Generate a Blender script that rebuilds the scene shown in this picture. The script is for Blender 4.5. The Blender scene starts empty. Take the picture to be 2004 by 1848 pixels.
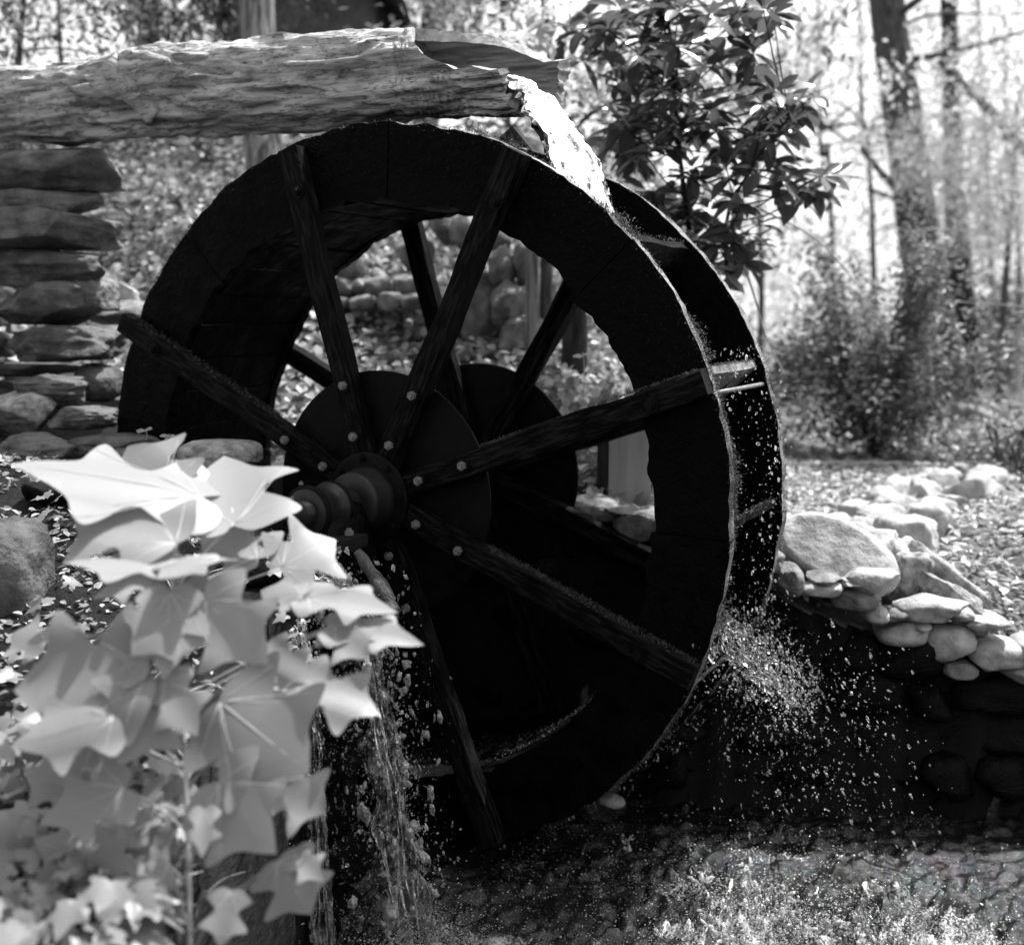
import bpy, bmesh, math, random
import numpy as np
from mathutils import Vector, Matrix

# ------------------------------------------------------------------ camera, world, sun, exposure
SC = bpy.context.scene
COL = SC.collection
CAMP = np.array([2.681, -4.002, 0.7407]); YAW, PIT, FPX = -0.4763, -0.1342, 2274.54
_s, _c, _sp, _cp = math.sin(YAW), math.cos(YAW), math.sin(PIT), math.cos(PIT)
FW = np.array([_s*_cp, _c*_cp, _sp]); RT = np.array([_c, -_s, 0.0]); UP = np.cross(RT, FW)

cam_d = bpy.data.cameras.new('camera')
cam = bpy.data.objects.new('camera', cam_d); COL.objects.link(cam)
cam.matrix_world = Matrix(((RT[0], UP[0], -FW[0], CAMP[0]), (RT[1], UP[1], -FW[1], CAMP[1]),
                           (RT[2], UP[2], -FW[2], CAMP[2]), (0, 0, 0, 1)))
cam_d.sensor_fit = 'HORIZONTAL'; cam_d.sensor_width = 36.0; cam_d.lens = 36.0*FPX/2004.0
cam_d.clip_start = 0.05; cam_d.clip_end = 500
cam_d.dof.use_dof = True; cam_d.dof.focus_distance = 4.2; cam_d.dof.aperture_fstop = cam_d.lens/1000/0.029
SC.camera = cam

SUN_EL, SUN_AZ = math.radians(64), math.radians(22)     # azimuth measured from +y (behind the wheel) towards +x
w = bpy.data.worlds.new('World'); SC.world = w; w.use_nodes = True
nt = w.node_tree; nt.nodes.clear()
sky = nt.nodes.new('ShaderNodeTexSky'); sky.sky_type = 'NISHITA'; sky.sun_disc = False
sky.sun_elevation = SUN_EL; sky.sun_rotation = SUN_AZ; sky.dust_density = 3.0
bw = nt.nodes.new('ShaderNodeRGBToBW'); bg = nt.nodes.new('ShaderNodeBackground'); wo = nt.nodes.new('ShaderNodeOutputWorld')
bg.inputs['Strength'].default_value = 0.14
nt.links.new(sky.outputs[0], bw.inputs[0]); nt.links.new(bw.outputs[0], bg.inputs[0]); nt.links.new(bg.outputs[0], wo.inputs[0])
sd = bpy.data.lights.new('sun', 'SUN'); sd.energy = 3.2; sd.angle = math.radians(0.53); sd.color = (1, 1, 1)
sun = bpy.data.objects.new('sun', sd); COL.objects.link(sun)
SUNDIR = Vector((math.cos(SUN_EL)*math.sin(SUN_AZ), math.cos(SUN_EL)*math.cos(SUN_AZ), math.sin(SUN_EL)))
sun.rotation_euler = SUNDIR.to_track_quat('Z', 'Y').to_euler(); sun.location = (0, 0, 20)
vs = SC.view_settings
vs.view_transform = 'Standard'; vs.look = 'None'; vs.gamma = 1.0; vs.use_curve_mapping = False; vs.exposure = 1.42
SC.render.engine = 'CYCLES'
SC.cycles.use_denoising = True; SC.cycles.max_bounces = 8; SC.cycles.transparent_max_bounces = 8
SC.cycles.transmission_bounces = 6; SC.cycles.diffuse_bounces = 3; SC.cycles.glossy_bounces = 3
SC.cycles.sample_clamp_indirect = 4.0; SC.cycles.caustics_reflective = False; SC.cycles.caustics_refractive = False

rng = np.random.default_rng(7); R = random.Random(11)

# ------------------------------------------------------------------ helpers
def ray(u, v): return FW + RT*(u-1002)/FPX - UP*(v-924.25)/FPX
def aty(u, v, y): d = ray(u, v); return CAMP + d*(y-CAMP[1])/d[1]
def atz(u, v, z): d = ray(u, v); return CAMP + d*(z-CAMP[2])/d[2]
def atd(u, v, D): return CAMP + ray(u, v)*D

def _hash(i, j, k, seed):
    n = (i*374761393 + j*668265263 + k*2147483647 + seed*144665) & 0xffffffff
    n = ((n ^ (n >> 13))*1274126177) & 0xffffffff
    return ((n ^ (n >> 16)) & 0xffff)/32767.5 - 1.0
def vnoise(P, seed=0):
    P = np.asarray(P, float); I = np.floor(P).astype(np.int64); F = P-I; F = F*F*(3-2*F)
    r = 0
    for a in (0, 1):
        for b in (0, 1):
            for c in (0, 1):
                wgt = (F[..., 0] if a else 1-F[..., 0])*(F[..., 1] if b else 1-F[..., 1])*(F[..., 2] if c else 1-F[..., 2])
                r = r + wgt*_hash(I[..., 0]+a, I[..., 1]+b, I[..., 2]+c, seed)
    return r
def fbm(P, seed=0, octv=4, lac=2.1, gain=.5):
    P = np.asarray(P, float); r = 0; a = 1
    for o in range(octv): r = r + a*vnoise(P, seed+o*17); P = P*lac; a *= gain
    return r

def np_mesh(name, V, F, smooth=True, mat=None):
    """V (n,3); F (m,k) all faces of one size, or a list of arrays of different k"""
    Fs = F if isinstance(F, list) else [F]
    Fs = [np.asarray(f, dtype=np.int32) for f in Fs if len(f)]
    me = bpy.data.meshes.new(name)
    V = np.asarray(V, dtype=np.float32)
    loops = np.concatenate([f.ravel() for f in Fs]); tot = np.concatenate([np.full(len(f), f.shape[1], np.int32) for f in Fs])
    st = np.concatenate([[0], np.cumsum(tot)[:-1]]).astype(np.int32)
    me.vertices.add(len(V)); me.vertices.foreach_set('co', V.ravel())
    me.loops.add(len(loops)); me.loops.foreach_set('vertex_index', loops)
    me.polygons.add(len(tot)); me.polygons.foreach_set('loop_start', st)
    try: me.polygons.foreach_set('loop_total', tot)
    except Exception: pass
    me.polygons.foreach_set('use_smooth', np.full(len(tot), smooth, bool))
    me.update(calc_edges=True); me.validate()
    if mat: me.materials.append(mat)
    return me

def link(name, me, parent=None, loc=None, rot=None, scale=None):
    o = bpy.data.objects.new(name, me); COL.objects.link(o)
    if parent: o.parent = parent
    if loc is not None: o.location = loc
    if rot is not None: o.rotation_euler = rot
    if scale is not None: o.scale = scale
    return o
def tag(o, label=None, cat=None, group=None, kind=None):
    if label: o['label'] = label
    if cat: o['category'] = cat
    if group: o['group'] = group
    if kind: o['kind'] = kind
    return o
def thing(name, label, cat, loc=(0, 0, 0), group=None):
    return tag(link(name, None, None, loc), label, cat, group)

class MB:
    """collects pieces for one mesh"""
    def __init__(s): s.V = []; s.F = {}; s.n = 0
    def add(s, V, F):
        V = np.asarray(V, float)
        for f in F: s.F.setdefault(len(f), []).append([i+s.n for i in f])
        s.V.append(V); s.n += len(V); return s
    def mesh(s, name, mat, smooth=True):
        return np_mesh(name, np.concatenate(s.V), [np.array(f) for f in s.F.values()], smooth, mat)

def tube(P, Rr, n=8, cap=True, seed=None, rough=0.0):
    """tube along points P with radii Rr -> V,F"""
    P = np.asarray(P, float); m = len(P); Rr = np.broadcast_to(np.asarray(Rr, float), (m,))
    T = np.gradient(P, axis=0); T /= np.linalg.norm(T, axis=1)[:, None]+1e-9
    ref = np.array([0, 0, 1.0]) if abs(T[0][2]) < .9 else np.array([1.0, 0, 0])
    A = np.cross(T, ref); A /= np.linalg.norm(A, axis=1)[:, None]+1e-9; B = np.cross(T, A)
    th = np.linspace(0, 2*np.pi, n, endpoint=False)
    rr = Rr[:, None]*np.ones(n)
    V = P[:, None]+rr[..., None]*(A[:, None]*np.cos(th)[:, None]+B[:, None]*np.sin(th)[:, None])
    if rough:
        nn = fbm(V*np.array([1, 1, .35])*6/np.maximum(Rr.mean()*8, .2), seed or 3, 3)
        V = P[:, None]+(V-P[:, None])*(1+rough*nn[..., None])
    V = V.reshape(-1, 3); F = []
    for i in range(m-1):
        for j in range(n):
            a = i*n+j; b = i*n+(j+1) % n; F.append([a, a+n, b+n, b])
    if cap:
        F.append(list(range(n))); F.append(list(range((m-1)*n, m*n))[::-1])
    return V, F
def curve_pts(ctrl, m):
    ctrl = np.asarray(ctrl, float); k = len(ctrl)
    if k == 2: t = np.linspace(0, 1, m)[:, None]; return ctrl[0]*(1-t)+ctrl[1]*t
    out = []
    for t in np.linspace(0, k-1, m):
        i = min(int(t), k-2); f = t-i
        p0 = ctrl[max(i-1, 0)]; p1 = ctrl[i]; p2 = ctrl[i+1]; p3 = ctrl[min(i+2, k-1)]
        out.append(.5*((2*p1)+(-p0+p2)*f+(2*p0-5*p1+4*p2-p3)*f*f+(-p0+3*p1-3*p2+p3)*f**3))
    return np.array(out)
def box(cx, cy, cz, sx, sy, sz):
    V = np.array([(x, y, z) for z in (-.5, .5) for y in (-.5, .5) for x in (-.5, .5)])*np.array([sx, sy, sz])+np.array([cx, cy, cz])
    return V, [[0, 2, 3, 1], [4, 5, 7, 6], [0, 1, 5, 4], [2, 6, 7, 3], [0, 4, 6, 2], [1, 3, 7, 5]]
_ico = {}
def ico(sub):
    if sub not in _ico:
        bm = bmesh.new(); bmesh.ops.create_icosphere(bm, subdivisions=sub, radius=1)
        bm.verts.ensure_lookup_table(); _ico[sub] = (np.array([v.co[:] for v in bm.verts]), np.array([[v.index for v in f.verts] for f in bm.faces])); bm.free()
    return _ico[sub]
def rock_mesh(name, dims, seed, mat, k=2.6, sub=4, rough=.08, cuts=7, strata=0.0):
    V, F = ico(sub); r = np.random.default_rng(seed)
    q = V/(np.abs(V)**k).sum(1)[:, None]**(1/k)
    for _ in range(cuts):
        n = r.normal(size=3)
        if k >= 6: n = n*.28; n[r.integers(0, 3)] += r.choice([-1, 1])
        n /= np.linalg.norm(n); d = r.uniform(.62, .95) if k < 6 else r.uniform(.72, .97)
        q = q-n*np.maximum(0, q@n-d)[:, None]*.97
    off = r.uniform(-50, 50, 3)
    nn = fbm(q*1.6+off, seed, 3)*rough*1.2+fbm(q*5+off, seed+5, 4)*rough*.5+np.abs(fbm(q*9+off, seed+9, 2))*rough*.16
    q = q*(1+nn[:, None])
    if strata: q[:, :2] *= (1+strata*vnoise(np.stack([q[:, 0]*.6, q[:, 1]*.6, q[:, 2]*7+off[2]], 1), seed))[:, None]
    lo_, hi_ = q.min(0), q.max(0); q = (q-(lo_+hi_)/2)/(hi_-lo_)*np.asarray(dims)
    return np_mesh(name, q, F, True, mat)

# ------------------------------------------------------------------ materials (the photograph is monochrome: every colour is grey)
def G(v): return (v, v, v, 1)
def base_mat(name):
    m = bpy.data.materials.new(name); m.use_nodes = True; n = m.node_tree
    return m, n, n.nodes['Principled BSDF'], n.nodes['Material Output']
def N(n, t, **kw):
    x = n.nodes.new(t)
    for k, v in kw.items(): setattr(x, k, v)
    return x
def noise_val(n, scale, lo, hi, detail=5, rough=.6, stretch=None, coord='Object', p0=.35, p1=.65, dist=0):
    tc = N(n, 'ShaderNodeTexCoord'); src = tc.outputs[coord]
    if stretch:
        mp = N(n, 'ShaderNodeMapping'); mp.inputs['Scale'].default_value = stretch; n.links.new(src, mp.inputs[0]); src = mp.outputs[0]
    t = N(n, 'ShaderNodeTexNoise'); t.inputs['Scale'].default_value = scale; t.inputs['Detail'].default_value = detail; t.inputs['Roughness'].default_value = rough
    t.inputs['Distortion'].default_value = dist
    n.links.new(src, t.inputs['Vector'])
    cr = N(n, 'ShaderNodeMapRange'); cr.inputs[1].default_value = p0; cr.inputs[2].default_value = p1; cr.inputs[3].default_value = lo; cr.inputs[4].default_value = hi
    n.links.new(t.outputs['Fac'], cr.inputs[0])
    return cr.outputs[0], t.outputs['Fac'], src
def solid_mat(name, lo, hi, scale=6, rough=.8, spec=.3, bump=.3, bscale=30, bdist=.01, stretch=None, rough_hi=None, coat=0, p0=.35, p1=.65, dist=0):
    m, n, b, o = base_mat(name)
    v, f, src = noise_val(n, scale, lo, hi, stretch=stretch, p0=p0, p1=p1, dist=dist); n.links.new(v, b.inputs['Base Color'])
    b.inputs['Roughness'].default_value = rough; b.inputs['Specular IOR Level'].default_value = spec
    if rough_hi is not None:
        mr = N(n, 'ShaderNodeMapRange'); mr.inputs[1].default_value = .35; mr.inputs[2].default_value = .65; mr.inputs[3].default_value = rough; mr.inputs[4].default_value = rough_hi
        n.links.new(f, mr.inputs[0]); n.links.new(mr.outputs[0], b.inputs['Roughness'])
    if coat: b.inputs['Coat Weight'].default_value = coat; b.inputs['Coat Roughness'].default_value = .08
    if bump:
        t2 = N(n, 'ShaderNodeTexNoise'); t2.inputs['Scale'].default_value = bscale; t2.inputs['Detail'].default_value = 6; t2.inputs['Roughness'].default_value = .65
        n.links.new(src, t2.inputs['Vector'])
        bp = N(n, 'ShaderNodeBump'); bp.inputs['Strength'].default_value = bump; bp.inputs['Distance'].default_value = bdist
        n.links.new(t2.outputs['Fac'], bp.inputs['Height']); n.links.new(bp.outputs[0], b.inputs['Normal'])
        if coat: n.links.new(bp.outputs[0], b.inputs['Coat Normal'])
    return m
def leaf_mat(name, lo, hi, trans=.4, rough=.45, spec=.35, tcol=1.0):
    m, n, b, o = base_mat(name)
    g = N(n, 'ShaderNodeNewGeometry'); mr = N(n, 'ShaderNodeMapRange'); mr.inputs[3].default_value = lo; mr.inputs[4].default_value = hi
    n.links.new(g.outputs['Random Per Island'], mr.inputs[0]); n.links.new(mr.outputs[0], b.inputs['Base Color'])
    b.inputs['Roughness'].default_value = rough; b.inputs['Specular IOR Level'].default_value = spec
    tr = N(n, 'ShaderNodeBsdfTranslucent'); mx = N(n, 'ShaderNodeMixShader'); mx.inputs[0].default_value = trans
    ml = N(n, 'ShaderNodeMath', operation='MULTIPLY'); ml.inputs[1].default_value = tcol; n.links.new(mr.outputs[0], ml.inputs[0]); n.links.new(ml.outputs[0], tr.inputs[0])
    n.links.new(b.outputs[0], mx.inputs[1]); n.links.new(tr.outputs[0], mx.inputs[2]); n.links.new(mx.outputs[0], o.inputs[0])
    return m

M = {}
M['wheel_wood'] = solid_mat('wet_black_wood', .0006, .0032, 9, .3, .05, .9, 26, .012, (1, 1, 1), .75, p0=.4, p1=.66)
M['lit_edge'] = solid_mat('sunlit_mossy_edge', .04, .3, 14, .25, .5, 1, 40, .015, None, .7)  # mossy edge with the rim's bright sun highlight put into the colour
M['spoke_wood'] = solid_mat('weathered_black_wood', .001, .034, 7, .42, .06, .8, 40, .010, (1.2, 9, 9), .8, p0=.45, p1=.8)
M['iron'] = solid_mat('dark_iron', .0025, .006, 12, .42, .08, .25, 60, .004, None, .6)
M['shaft'] = solid_mat('painted_shaft_iron', .008, .022, 5, .4, .3, .15, 40, .004)
M['bolt'] = solid_mat('galvanised_bolt', .10, .2, 30, .45, .5, .3, 80, .003)
M['moss_dark'] = leaf_mat('dark_wet_moss', .004, .02, .3, .5, .1)
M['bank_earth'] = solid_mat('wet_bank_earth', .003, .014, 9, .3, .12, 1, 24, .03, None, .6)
M['moss'] = leaf_mat('wet_moss', .03, .14, .4, .5, .3)
M['log'] = solid_mat('weathered_log', .28, .7, 4, .85, .15, 1, 16, .03, (.6, 3.2, 3.2), p0=.38, p1=.55, dist=.8)
_n = M['log'].node_tree; _b = _n.nodes['Principled BSDF']; _src = _b.inputs['Base Color'].links[0].from_socket
_tc = N(_n, 'ShaderNodeTexCoord'); _mp = N(_n, 'ShaderNodeMapping'); _mp.inputs['Scale'].default_value = (.45, 5, 5); _t = N(_n, 'ShaderNodeTexNoise'); _t.inputs['Scale'].default_value = 6; _t.inputs['Detail'].default_value = 7; _t.inputs['Roughness'].default_value = .6
_n.links.new(_tc.outputs['Object'], _mp.inputs[0]); _n.links.new(_mp.outputs[0], _t.inputs['Vector'])
_s = N(_n, 'ShaderNodeMath', operation='SUBTRACT'); _s.inputs[1].default_value = .5; _n.links.new(_t.outputs['Fac'], _s.inputs[0]); _ab = N(_n, 'ShaderNodeMath', operation='ABSOLUTE'); _n.links.new(_s.outputs[0], _ab.inputs[0])
_mr = N(_n, 'ShaderNodeMapRange'); _mr.inputs[1].default_value = 0; _mr.inputs[2].default_value = .022; _mr.inputs[3].default_value = .12; _mr.inputs[4].default_value = 1; _n.links.new(_ab.outputs[0], _mr.inputs[0])
_mu = N(_n, 'ShaderNodeMath', operation='MULTIPLY'); _n.links.new(_src, _mu.inputs[0]); _n.links.new(_mr.outputs[0], _mu.inputs[1]); _n.links.new(_mu.outputs[0], _b.inputs['Base Color'])
M['log_inside'] = solid_mat('log_inside', .12, .25, 6, .7, .2, .6, 20, .01, (.5, 3, 3))
M['log_cut'] = solid_mat('rough_cut_wood', .26, .6, 14, .85, .15, 1, 34, .02)
M['stone_a'] = solid_mat('grey_stone', .08, .24, 7, .8, .25, 1, 16, .03)
M['stone_b'] = solid_mat('pale_stone', .2, .48, 7, .75, .25, 1, 20, .02)
M['stone_c'] = solid_mat('speckled_stone', .12, .36, 22, .75, .25, .8, 30, .012)
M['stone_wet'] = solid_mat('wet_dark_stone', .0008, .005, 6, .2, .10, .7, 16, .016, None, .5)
M['stone_d'] = solid_mat('dark_stone', .045, .15, 7, .75, .25, 1, 18, .03)
M['shaded_wet_earth'] = solid_mat('shaded_wet_soil', .001, .003, 4, .5, .1, .6, 30, .02)  # wet pit soil, blackened further with the pit's shade in its colour
M['earth'] = solid_mat('leaf_mould', .05, .16, 3, .9, .1, .6, 30, .02)
M['bark'] = solid_mat('grey_bark', .05, .16, 9, .9, .1, 1, 18, .04, (3, 3, .5))
M['bark_pale'] = solid_mat('pale_ridged_bark', .10, .42, 7, .9, .1, 1, 9, .08, (4, 4, .3), p0=.4, p1=.6)
M['bark_dark'] = solid_mat('dark_bark', .02, .06, 8, .85, .1, .9, 20, .03, (3, 3, .6))
M['twig'] = solid_mat('twig', .04, .1, 20, .7, .2, .2, 40, .003)
M['pale_stem'] = solid_mat('pale_stem', .3, .45, 20, .6, .2, 0)
M['board'] = solid_mat('weathered_board', .36, .46, 5, .8, .2, .3, 30, .003, (6, 6, .5))
M['shingle'] = solid_mat('dark_shingle', .02, .05, 8, .85, .1, .4, 30, .01)
M['wall_wood'] = solid_mat('cabin_wall', .07, .13, 4, .85, .1, .4, 20, .01)
M['pipe'] = solid_mat('grey_pipe', .35, .45, 8, .5, .4, 0)
M['stick'] = solid_mat('pale_dead_wood', .35, .55, 8, .8, .2, .4, 30, .006, (1, 6, 6))
M['leaf_big'] = leaf_mat('broad_pale_leaf', .27, .36, .32, .42, .35)
M['leaf_ivy'] = leaf_mat('ivy_leaf', .09, .38, .3, .38, .4)
M['leaf_cover'] = leaf_mat('ground_ivy', .14, .58, .35, .42, .35)
M['leaf_rhodo'] = leaf_mat('leathery_leaf', .04, .10, .35, .28, .5, 1.4)
M['leaf_tree'] = leaf_mat('tree_leaf', .08, .3, .5, .5, .3)
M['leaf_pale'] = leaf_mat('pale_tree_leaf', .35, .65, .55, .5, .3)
M['leaf_dark'] = leaf_mat('dark_needles', .025, .07, .25, .5, .25)
M['leaf_bush'] = leaf_mat('bush_leaf', .07, .3, .35, .38, .35, 1.3)
M['leaf_far'] = leaf_mat('distant_leaf', .55, .75, .55, .6, .2)  # tone raised in place of haze brightening the far woods
M['litter'] = leaf_mat('dry_leaf', .1, .75, .2, .6, .3)
M['grass'] = leaf_mat('grass_blade', .3, .5, .5, .5, .2)

def water_mat(name, foam_lo, foam_hi, scale, foam_col=.85, rough=.04, bump=.5, bscale=30):
    m, n, b, o = base_mat(name)
    b.inputs['Base Color'].default_value = G(1); b.inputs['Transmission Weight'].default_value = 1; b.inputs['IOR'].default_value = 1.33; b.inputs['Roughness'].default_value = rough
    tc = N(n, 'ShaderNodeTexCoord')
    t = N(n, 'ShaderNodeTexNoise'); t.inputs['Scale'].default_value = scale; t.inputs['Detail'].default_value = 6; t.inputs['Roughness'].default_value = .7
    n.links.new(tc.outputs['Object'], t.inputs['Vector'])
    mr = N(n, 'ShaderNodeMapRange'); mr.inputs[1].default_value = foam_lo; mr.inputs[2].default_value = foam_hi; n.links.new(t.outputs['Fac'], mr.inputs[0])
    d = N(n, 'ShaderNodeBsdfDiffuse'); d.inputs[0].default_value = G(foam_col); tl = N(n, 'ShaderNodeBsdfTranslucent'); tl.inputs[0].default_value = G(foam_col)
    ms = N(n, 'ShaderNodeMixShader'); ms.inputs[0].default_value = .5; n.links.new(d.outputs[0], ms.inputs[1]); n.links.new(tl.outputs[0], ms.inputs[2])
    mx = N(n, 'ShaderNodeMixShader'); n.links.new(mr.outputs[0], mx.inputs[0]); n.links.new(b.outputs[0], mx.inputs[1]); n.links.new(ms.outputs[0], mx.inputs[2]); n.links.new(mx.outputs[0], o.inputs[0])
    t2 = N(n, 'ShaderNodeTexNoise'); t2.inputs['Scale'].default_value = bscale; t2.inputs['Detail'].default_value = 4; n.links.new(tc.outputs['Object'], t2.inputs['Vector'])
    bp = N(n, 'ShaderNodeBump'); bp.inputs['Strength'].default_value = bump; bp.inputs['Distance'].default_value = .01
    n.links.new(t2.outputs['Fac'], bp.inputs['Height']); n.links.new(bp.outputs[0], b.inputs['Normal'])
    return m
M['jet'] = water_mat('bright_falling_water', .58, .92, 26, .8)
M['cascade'] = water_mat('falling_water', .5, .68, 16, .7)
M['drop'] = water_mat('water_drop', .48, .70, 90, .95, 0.0, 0)  # white share of the mix stands in for bright glints on drops
M['splash'] = water_mat('splash_water', .4, .6, 30, .8)
M['pool'] = solid_mat('dark_pool_water', .004, .012, 2, .06, .5, .6, 30, .02)
_n = M['pool'].node_tree; _o = _n.nodes['Material Output']; _b = _n.nodes['Principled BSDF']
_a = N(_n, 'ShaderNodeAttribute', attribute_name='foam'); _d = N(_n, 'ShaderNodeBsdfPrincipled'); _d.inputs['Base Color'].default_value = G(.36); _d.inputs['Roughness'].default_value = .35
_t = N(_n, 'ShaderNodeTexNoise'); _t.inputs['Scale'].default_value = 85; _t.inputs['Detail'].default_value = 6; _t.inputs['Roughness'].default_value = .75
_tc = N(_n, 'ShaderNodeTexCoord'); _n.links.new(_tc.outputs['Object'], _t.inputs['Vector'])
_s1 = N(_n, 'ShaderNodeMath', operation='ADD'); _n.links.new(_a.outputs['Fac'], _s1.inputs[0]); _n.links.new(_t.outputs['Fac'], _s1.inputs[1])
_m = N(_n, 'ShaderNodeMapRange'); _m.inputs[1].default_value = .90; _m.inputs[2].default_value = 1.06; _n.links.new(_s1.outputs[0], _m.inputs[0])
_x = N(_n, 'ShaderNodeMixShader'); _n.links.new(_m.outputs[0], _x.inputs[0]); _n.links.new(_b.outputs[0], _x.inputs[1]); _n.links.new(_d.outputs[0], _x.inputs[2]); _n.links.new(_x.outputs[0], _o.inputs[0])
M['foam'] = leaf_mat('foam_bubble', .3, .7, .4, .3, .5)

# ------------------------------------------------------------------ terrain
def yb(x): return np.where(x < 1.0, .92, .92+.4*(x-1.0))       # foot of the far pit wall
def hill(x, y):
    xb = 1.8-.3*(y-1); t = np.clip((xb-x)/1.8, 0, 1); t = t*t*(3-2*t)
    rise = .3+.42*(y-1)+.30*np.maximum(0, -x-1)
    z = -.45+t*np.clip(rise, -.2, 2.7)
    e = y-yb(x)
    low = np.clip((x-1.35)/1.5, 0, 1.2)*np.clip((1.6-e)/1.2, 0, 1)*2.0+.5*np.clip((.4-e)/.2, 0, 1)*np.clip((x-1.1)/.3, 0, 1)
    far = np.clip((y-14)/30, 0, 1)
    return z-.22*low+far*1.2
def bank_edge(y): return np.where(y > -.5, .04, np.where(y > -.8, .2, .2+.46*(-.8-y)))
def ground_z(x, y):
    x = np.asarray(x, float); y = np.asarray(y, float)
    z = hill(x, y)
    near = y < -.2
    zn = np.where(x < -1.0, .08+.18*np.clip(-x-1, 0, 6)*.6, -.14+.22*np.clip(-x/1.0, 0, 1))-.27*np.clip(-.9-y, 0, 3)
    z = np.where(near, zn, z)
    pit = ((y > -.2) & (y < yb(x)) & (x > -1.7)) | ((y <= -.2) & (x > bank_edge(y)))
    z = np.where(pit & (y > -5.5) & (x < 9), -1.85, z)
    z = np.where((y <= -3.3) & (x > bank_edge(y)), -1.0, z)
    return z
def graded(a, b, fine0, fine1, d0, grow=1.12):
    xs = list(np.arange(fine0, fine1, d0)); d = d0
    while xs[-1] < b: d *= grow; xs.append(xs[-1]+d)
    d = d0
    while xs[0] > a: d *= grow; xs.insert(0, xs[0]-d)
    return np.array(xs)
gx = graded(-80, 90, -4.2, 4.0, .07); gy = graded(-14, 140, -3.2, 4.5, .07)
GX, GY = np.meshgrid(gx, gy, indexing='ij'); GZ = ground_z(GX, GY)
GZ = GZ+.03*fbm(np.stack([GX*1.3, GY*1.3, GX*0], -1), 3, 3)
nx, ny = GX.shape; idx = np.arange(nx*ny).reshape(nx, ny)
gf = np.stack([idx[:-1, :-1], idx[1:, :-1], idx[1:, 1:], idx[:-1, 1:]], -1).reshape(-1, 4)
g_me = np_mesh('ground', np.stack([GX, GY, GZ], -1).reshape(-1, 3), gf, True, M['earth']); g_me.materials.append(M['shaded_wet_earth']); g_me.materials.append(M['bank_earth'])
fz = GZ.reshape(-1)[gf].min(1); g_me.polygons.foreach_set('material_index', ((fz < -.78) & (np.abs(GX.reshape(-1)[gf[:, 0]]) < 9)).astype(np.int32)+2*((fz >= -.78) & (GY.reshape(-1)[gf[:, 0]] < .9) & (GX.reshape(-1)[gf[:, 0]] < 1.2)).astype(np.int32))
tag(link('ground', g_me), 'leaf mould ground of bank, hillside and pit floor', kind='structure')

# pool: real waves, rougher where water falls in
wx = np.arange(-1.75, 4.2, .016); wy = np.arange(-3.0, 2.3, .022)
WX, WY = np.meshgrid(wx, wy, indexing='ij')
P3 = np.stack([WX, WY, WX*0], -1)
def gb(x, y, cx, cy, r): return np.exp(-((x-cx)**2+(y-cy)**2)/r**2)
amp = .012+.045*gb(WX, WY, 1.75, .05, .6)+.035*gb(WX, WY, .65, -.8, .5)+.025*gb(WX, WY, 2.3, -.1, .8)
wr = np.random.default_rng(5); wq = WX+.12*fbm(P3*2.3, 31, 3); wq2 = WY+.12*fbm(P3*2.3+7, 32, 3); sw = 0
for _ in range(22):
    k_ = wr.uniform(24, 120); an = wr.uniform(0, 6.283); sw = sw+(24/k_)**.7*np.sin(k_*(wq*math.cos(an)+wq2*math.sin(an))+wr.uniform(0, 6.28))
WZ = -1.5+.24*amp*sw+.7*amp*fbm(np.stack([wq*15+wq2*6, wq2*17-wq*5, WX*0], -1), 21, 4)
nx, ny = WX.shape; idx = np.arange(nx*ny).reshape(nx, ny)
wf = np.stack([idx[:-1, :-1], idx[1:, :-1], idx[1:, 1:], idx[:-1, 1:]], -1).reshape(-1, 4)
w_me = np_mesh('pool_water', np.stack([WX, WY, WZ], -1).reshape(-1, 3), wf, True, M['pool'])
FO = 1.0*gb(WX, WY, 1.75, .0, .55)+.75*gb(WX, WY, 2.35, -.15, .45)+.9*gb(WX, WY, .75, -.85, .4)+.45*gb(WX, WY, 1.2, -.3, .6)
FO = .245+FO*.15+.13*fbm(P3*np.array([5, 7, 1]), 61, 4)
_at = w_me.attributes.new('foam', 'FLOAT', 'POINT'); _at.data.foreach_set('value', FO.ravel().astype(np.float32))
tag(link('pool_water', w_me), 'dark churned pool water under the wheel', kind='structure')

# ------------------------------------------------------------------ leaves and clouds of leaves
def leaf_cloud(name, P, Nn, S, mat, parent=None, asp=.5, fold=.25, droop=None, kind=None, pts=6):
    """many small folded leaves as one mesh; P centres, Nn normals, S lengths"""
    P = np.asarray(P, float); n = len(P); S = np.broadcast_to(np.asarray(S, float), (n,))
    Nn = np.asarray(Nn, float); Nn = Nn/(np.linalg.norm(Nn, axis=1)[:, None]+1e-9)
    T = rng.normal(size=(n, 3)) if droop is None else np.asarray(droop, float)
    T = T-Nn*(T*Nn).sum(1)[:, None]; T /= np.linalg.norm(T, axis=1)[:, None]+1e-9
    B = np.cross(Nn, T)
    if pts == 4: tv = np.array([(-.5, 0, 0), (0, -asp/2, fold*asp/2), (.5, 0, 0), (0, asp/2, fold*asp/2)]); tf = np.array([[0, 1, 2], [0, 2, 3]])
    else:
        tv = np.array([(-.5, 0, 0), (-.18, -asp/2, fold*asp/2), (.2, -asp*.42, fold*asp*.42), (.5, 0, -.05), (.2, asp*.42, fold*asp*.42), (-.18, asp/2, fold*asp/2)])
        tf = np.array([[0, 1, 2, 3], [0, 3, 4, 5]])
    V = P[:, None]+S[:, None, None]*(tv[None, :, 0:1]*T[:, None]+tv[None, :, 1:2]*B[:, None]+tv[None, :, 2:3]*Nn[:, None])
    k = len(tv)
    F = (np.arange(n)*k)[:, None, None]+tf[None]
    o = link(name, np_mesh(name, V.reshape(-1, 3), F.reshape(-1, tf.shape[1]), False, mat), parent)
    if kind: o['kind'] = kind
    return o
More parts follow.
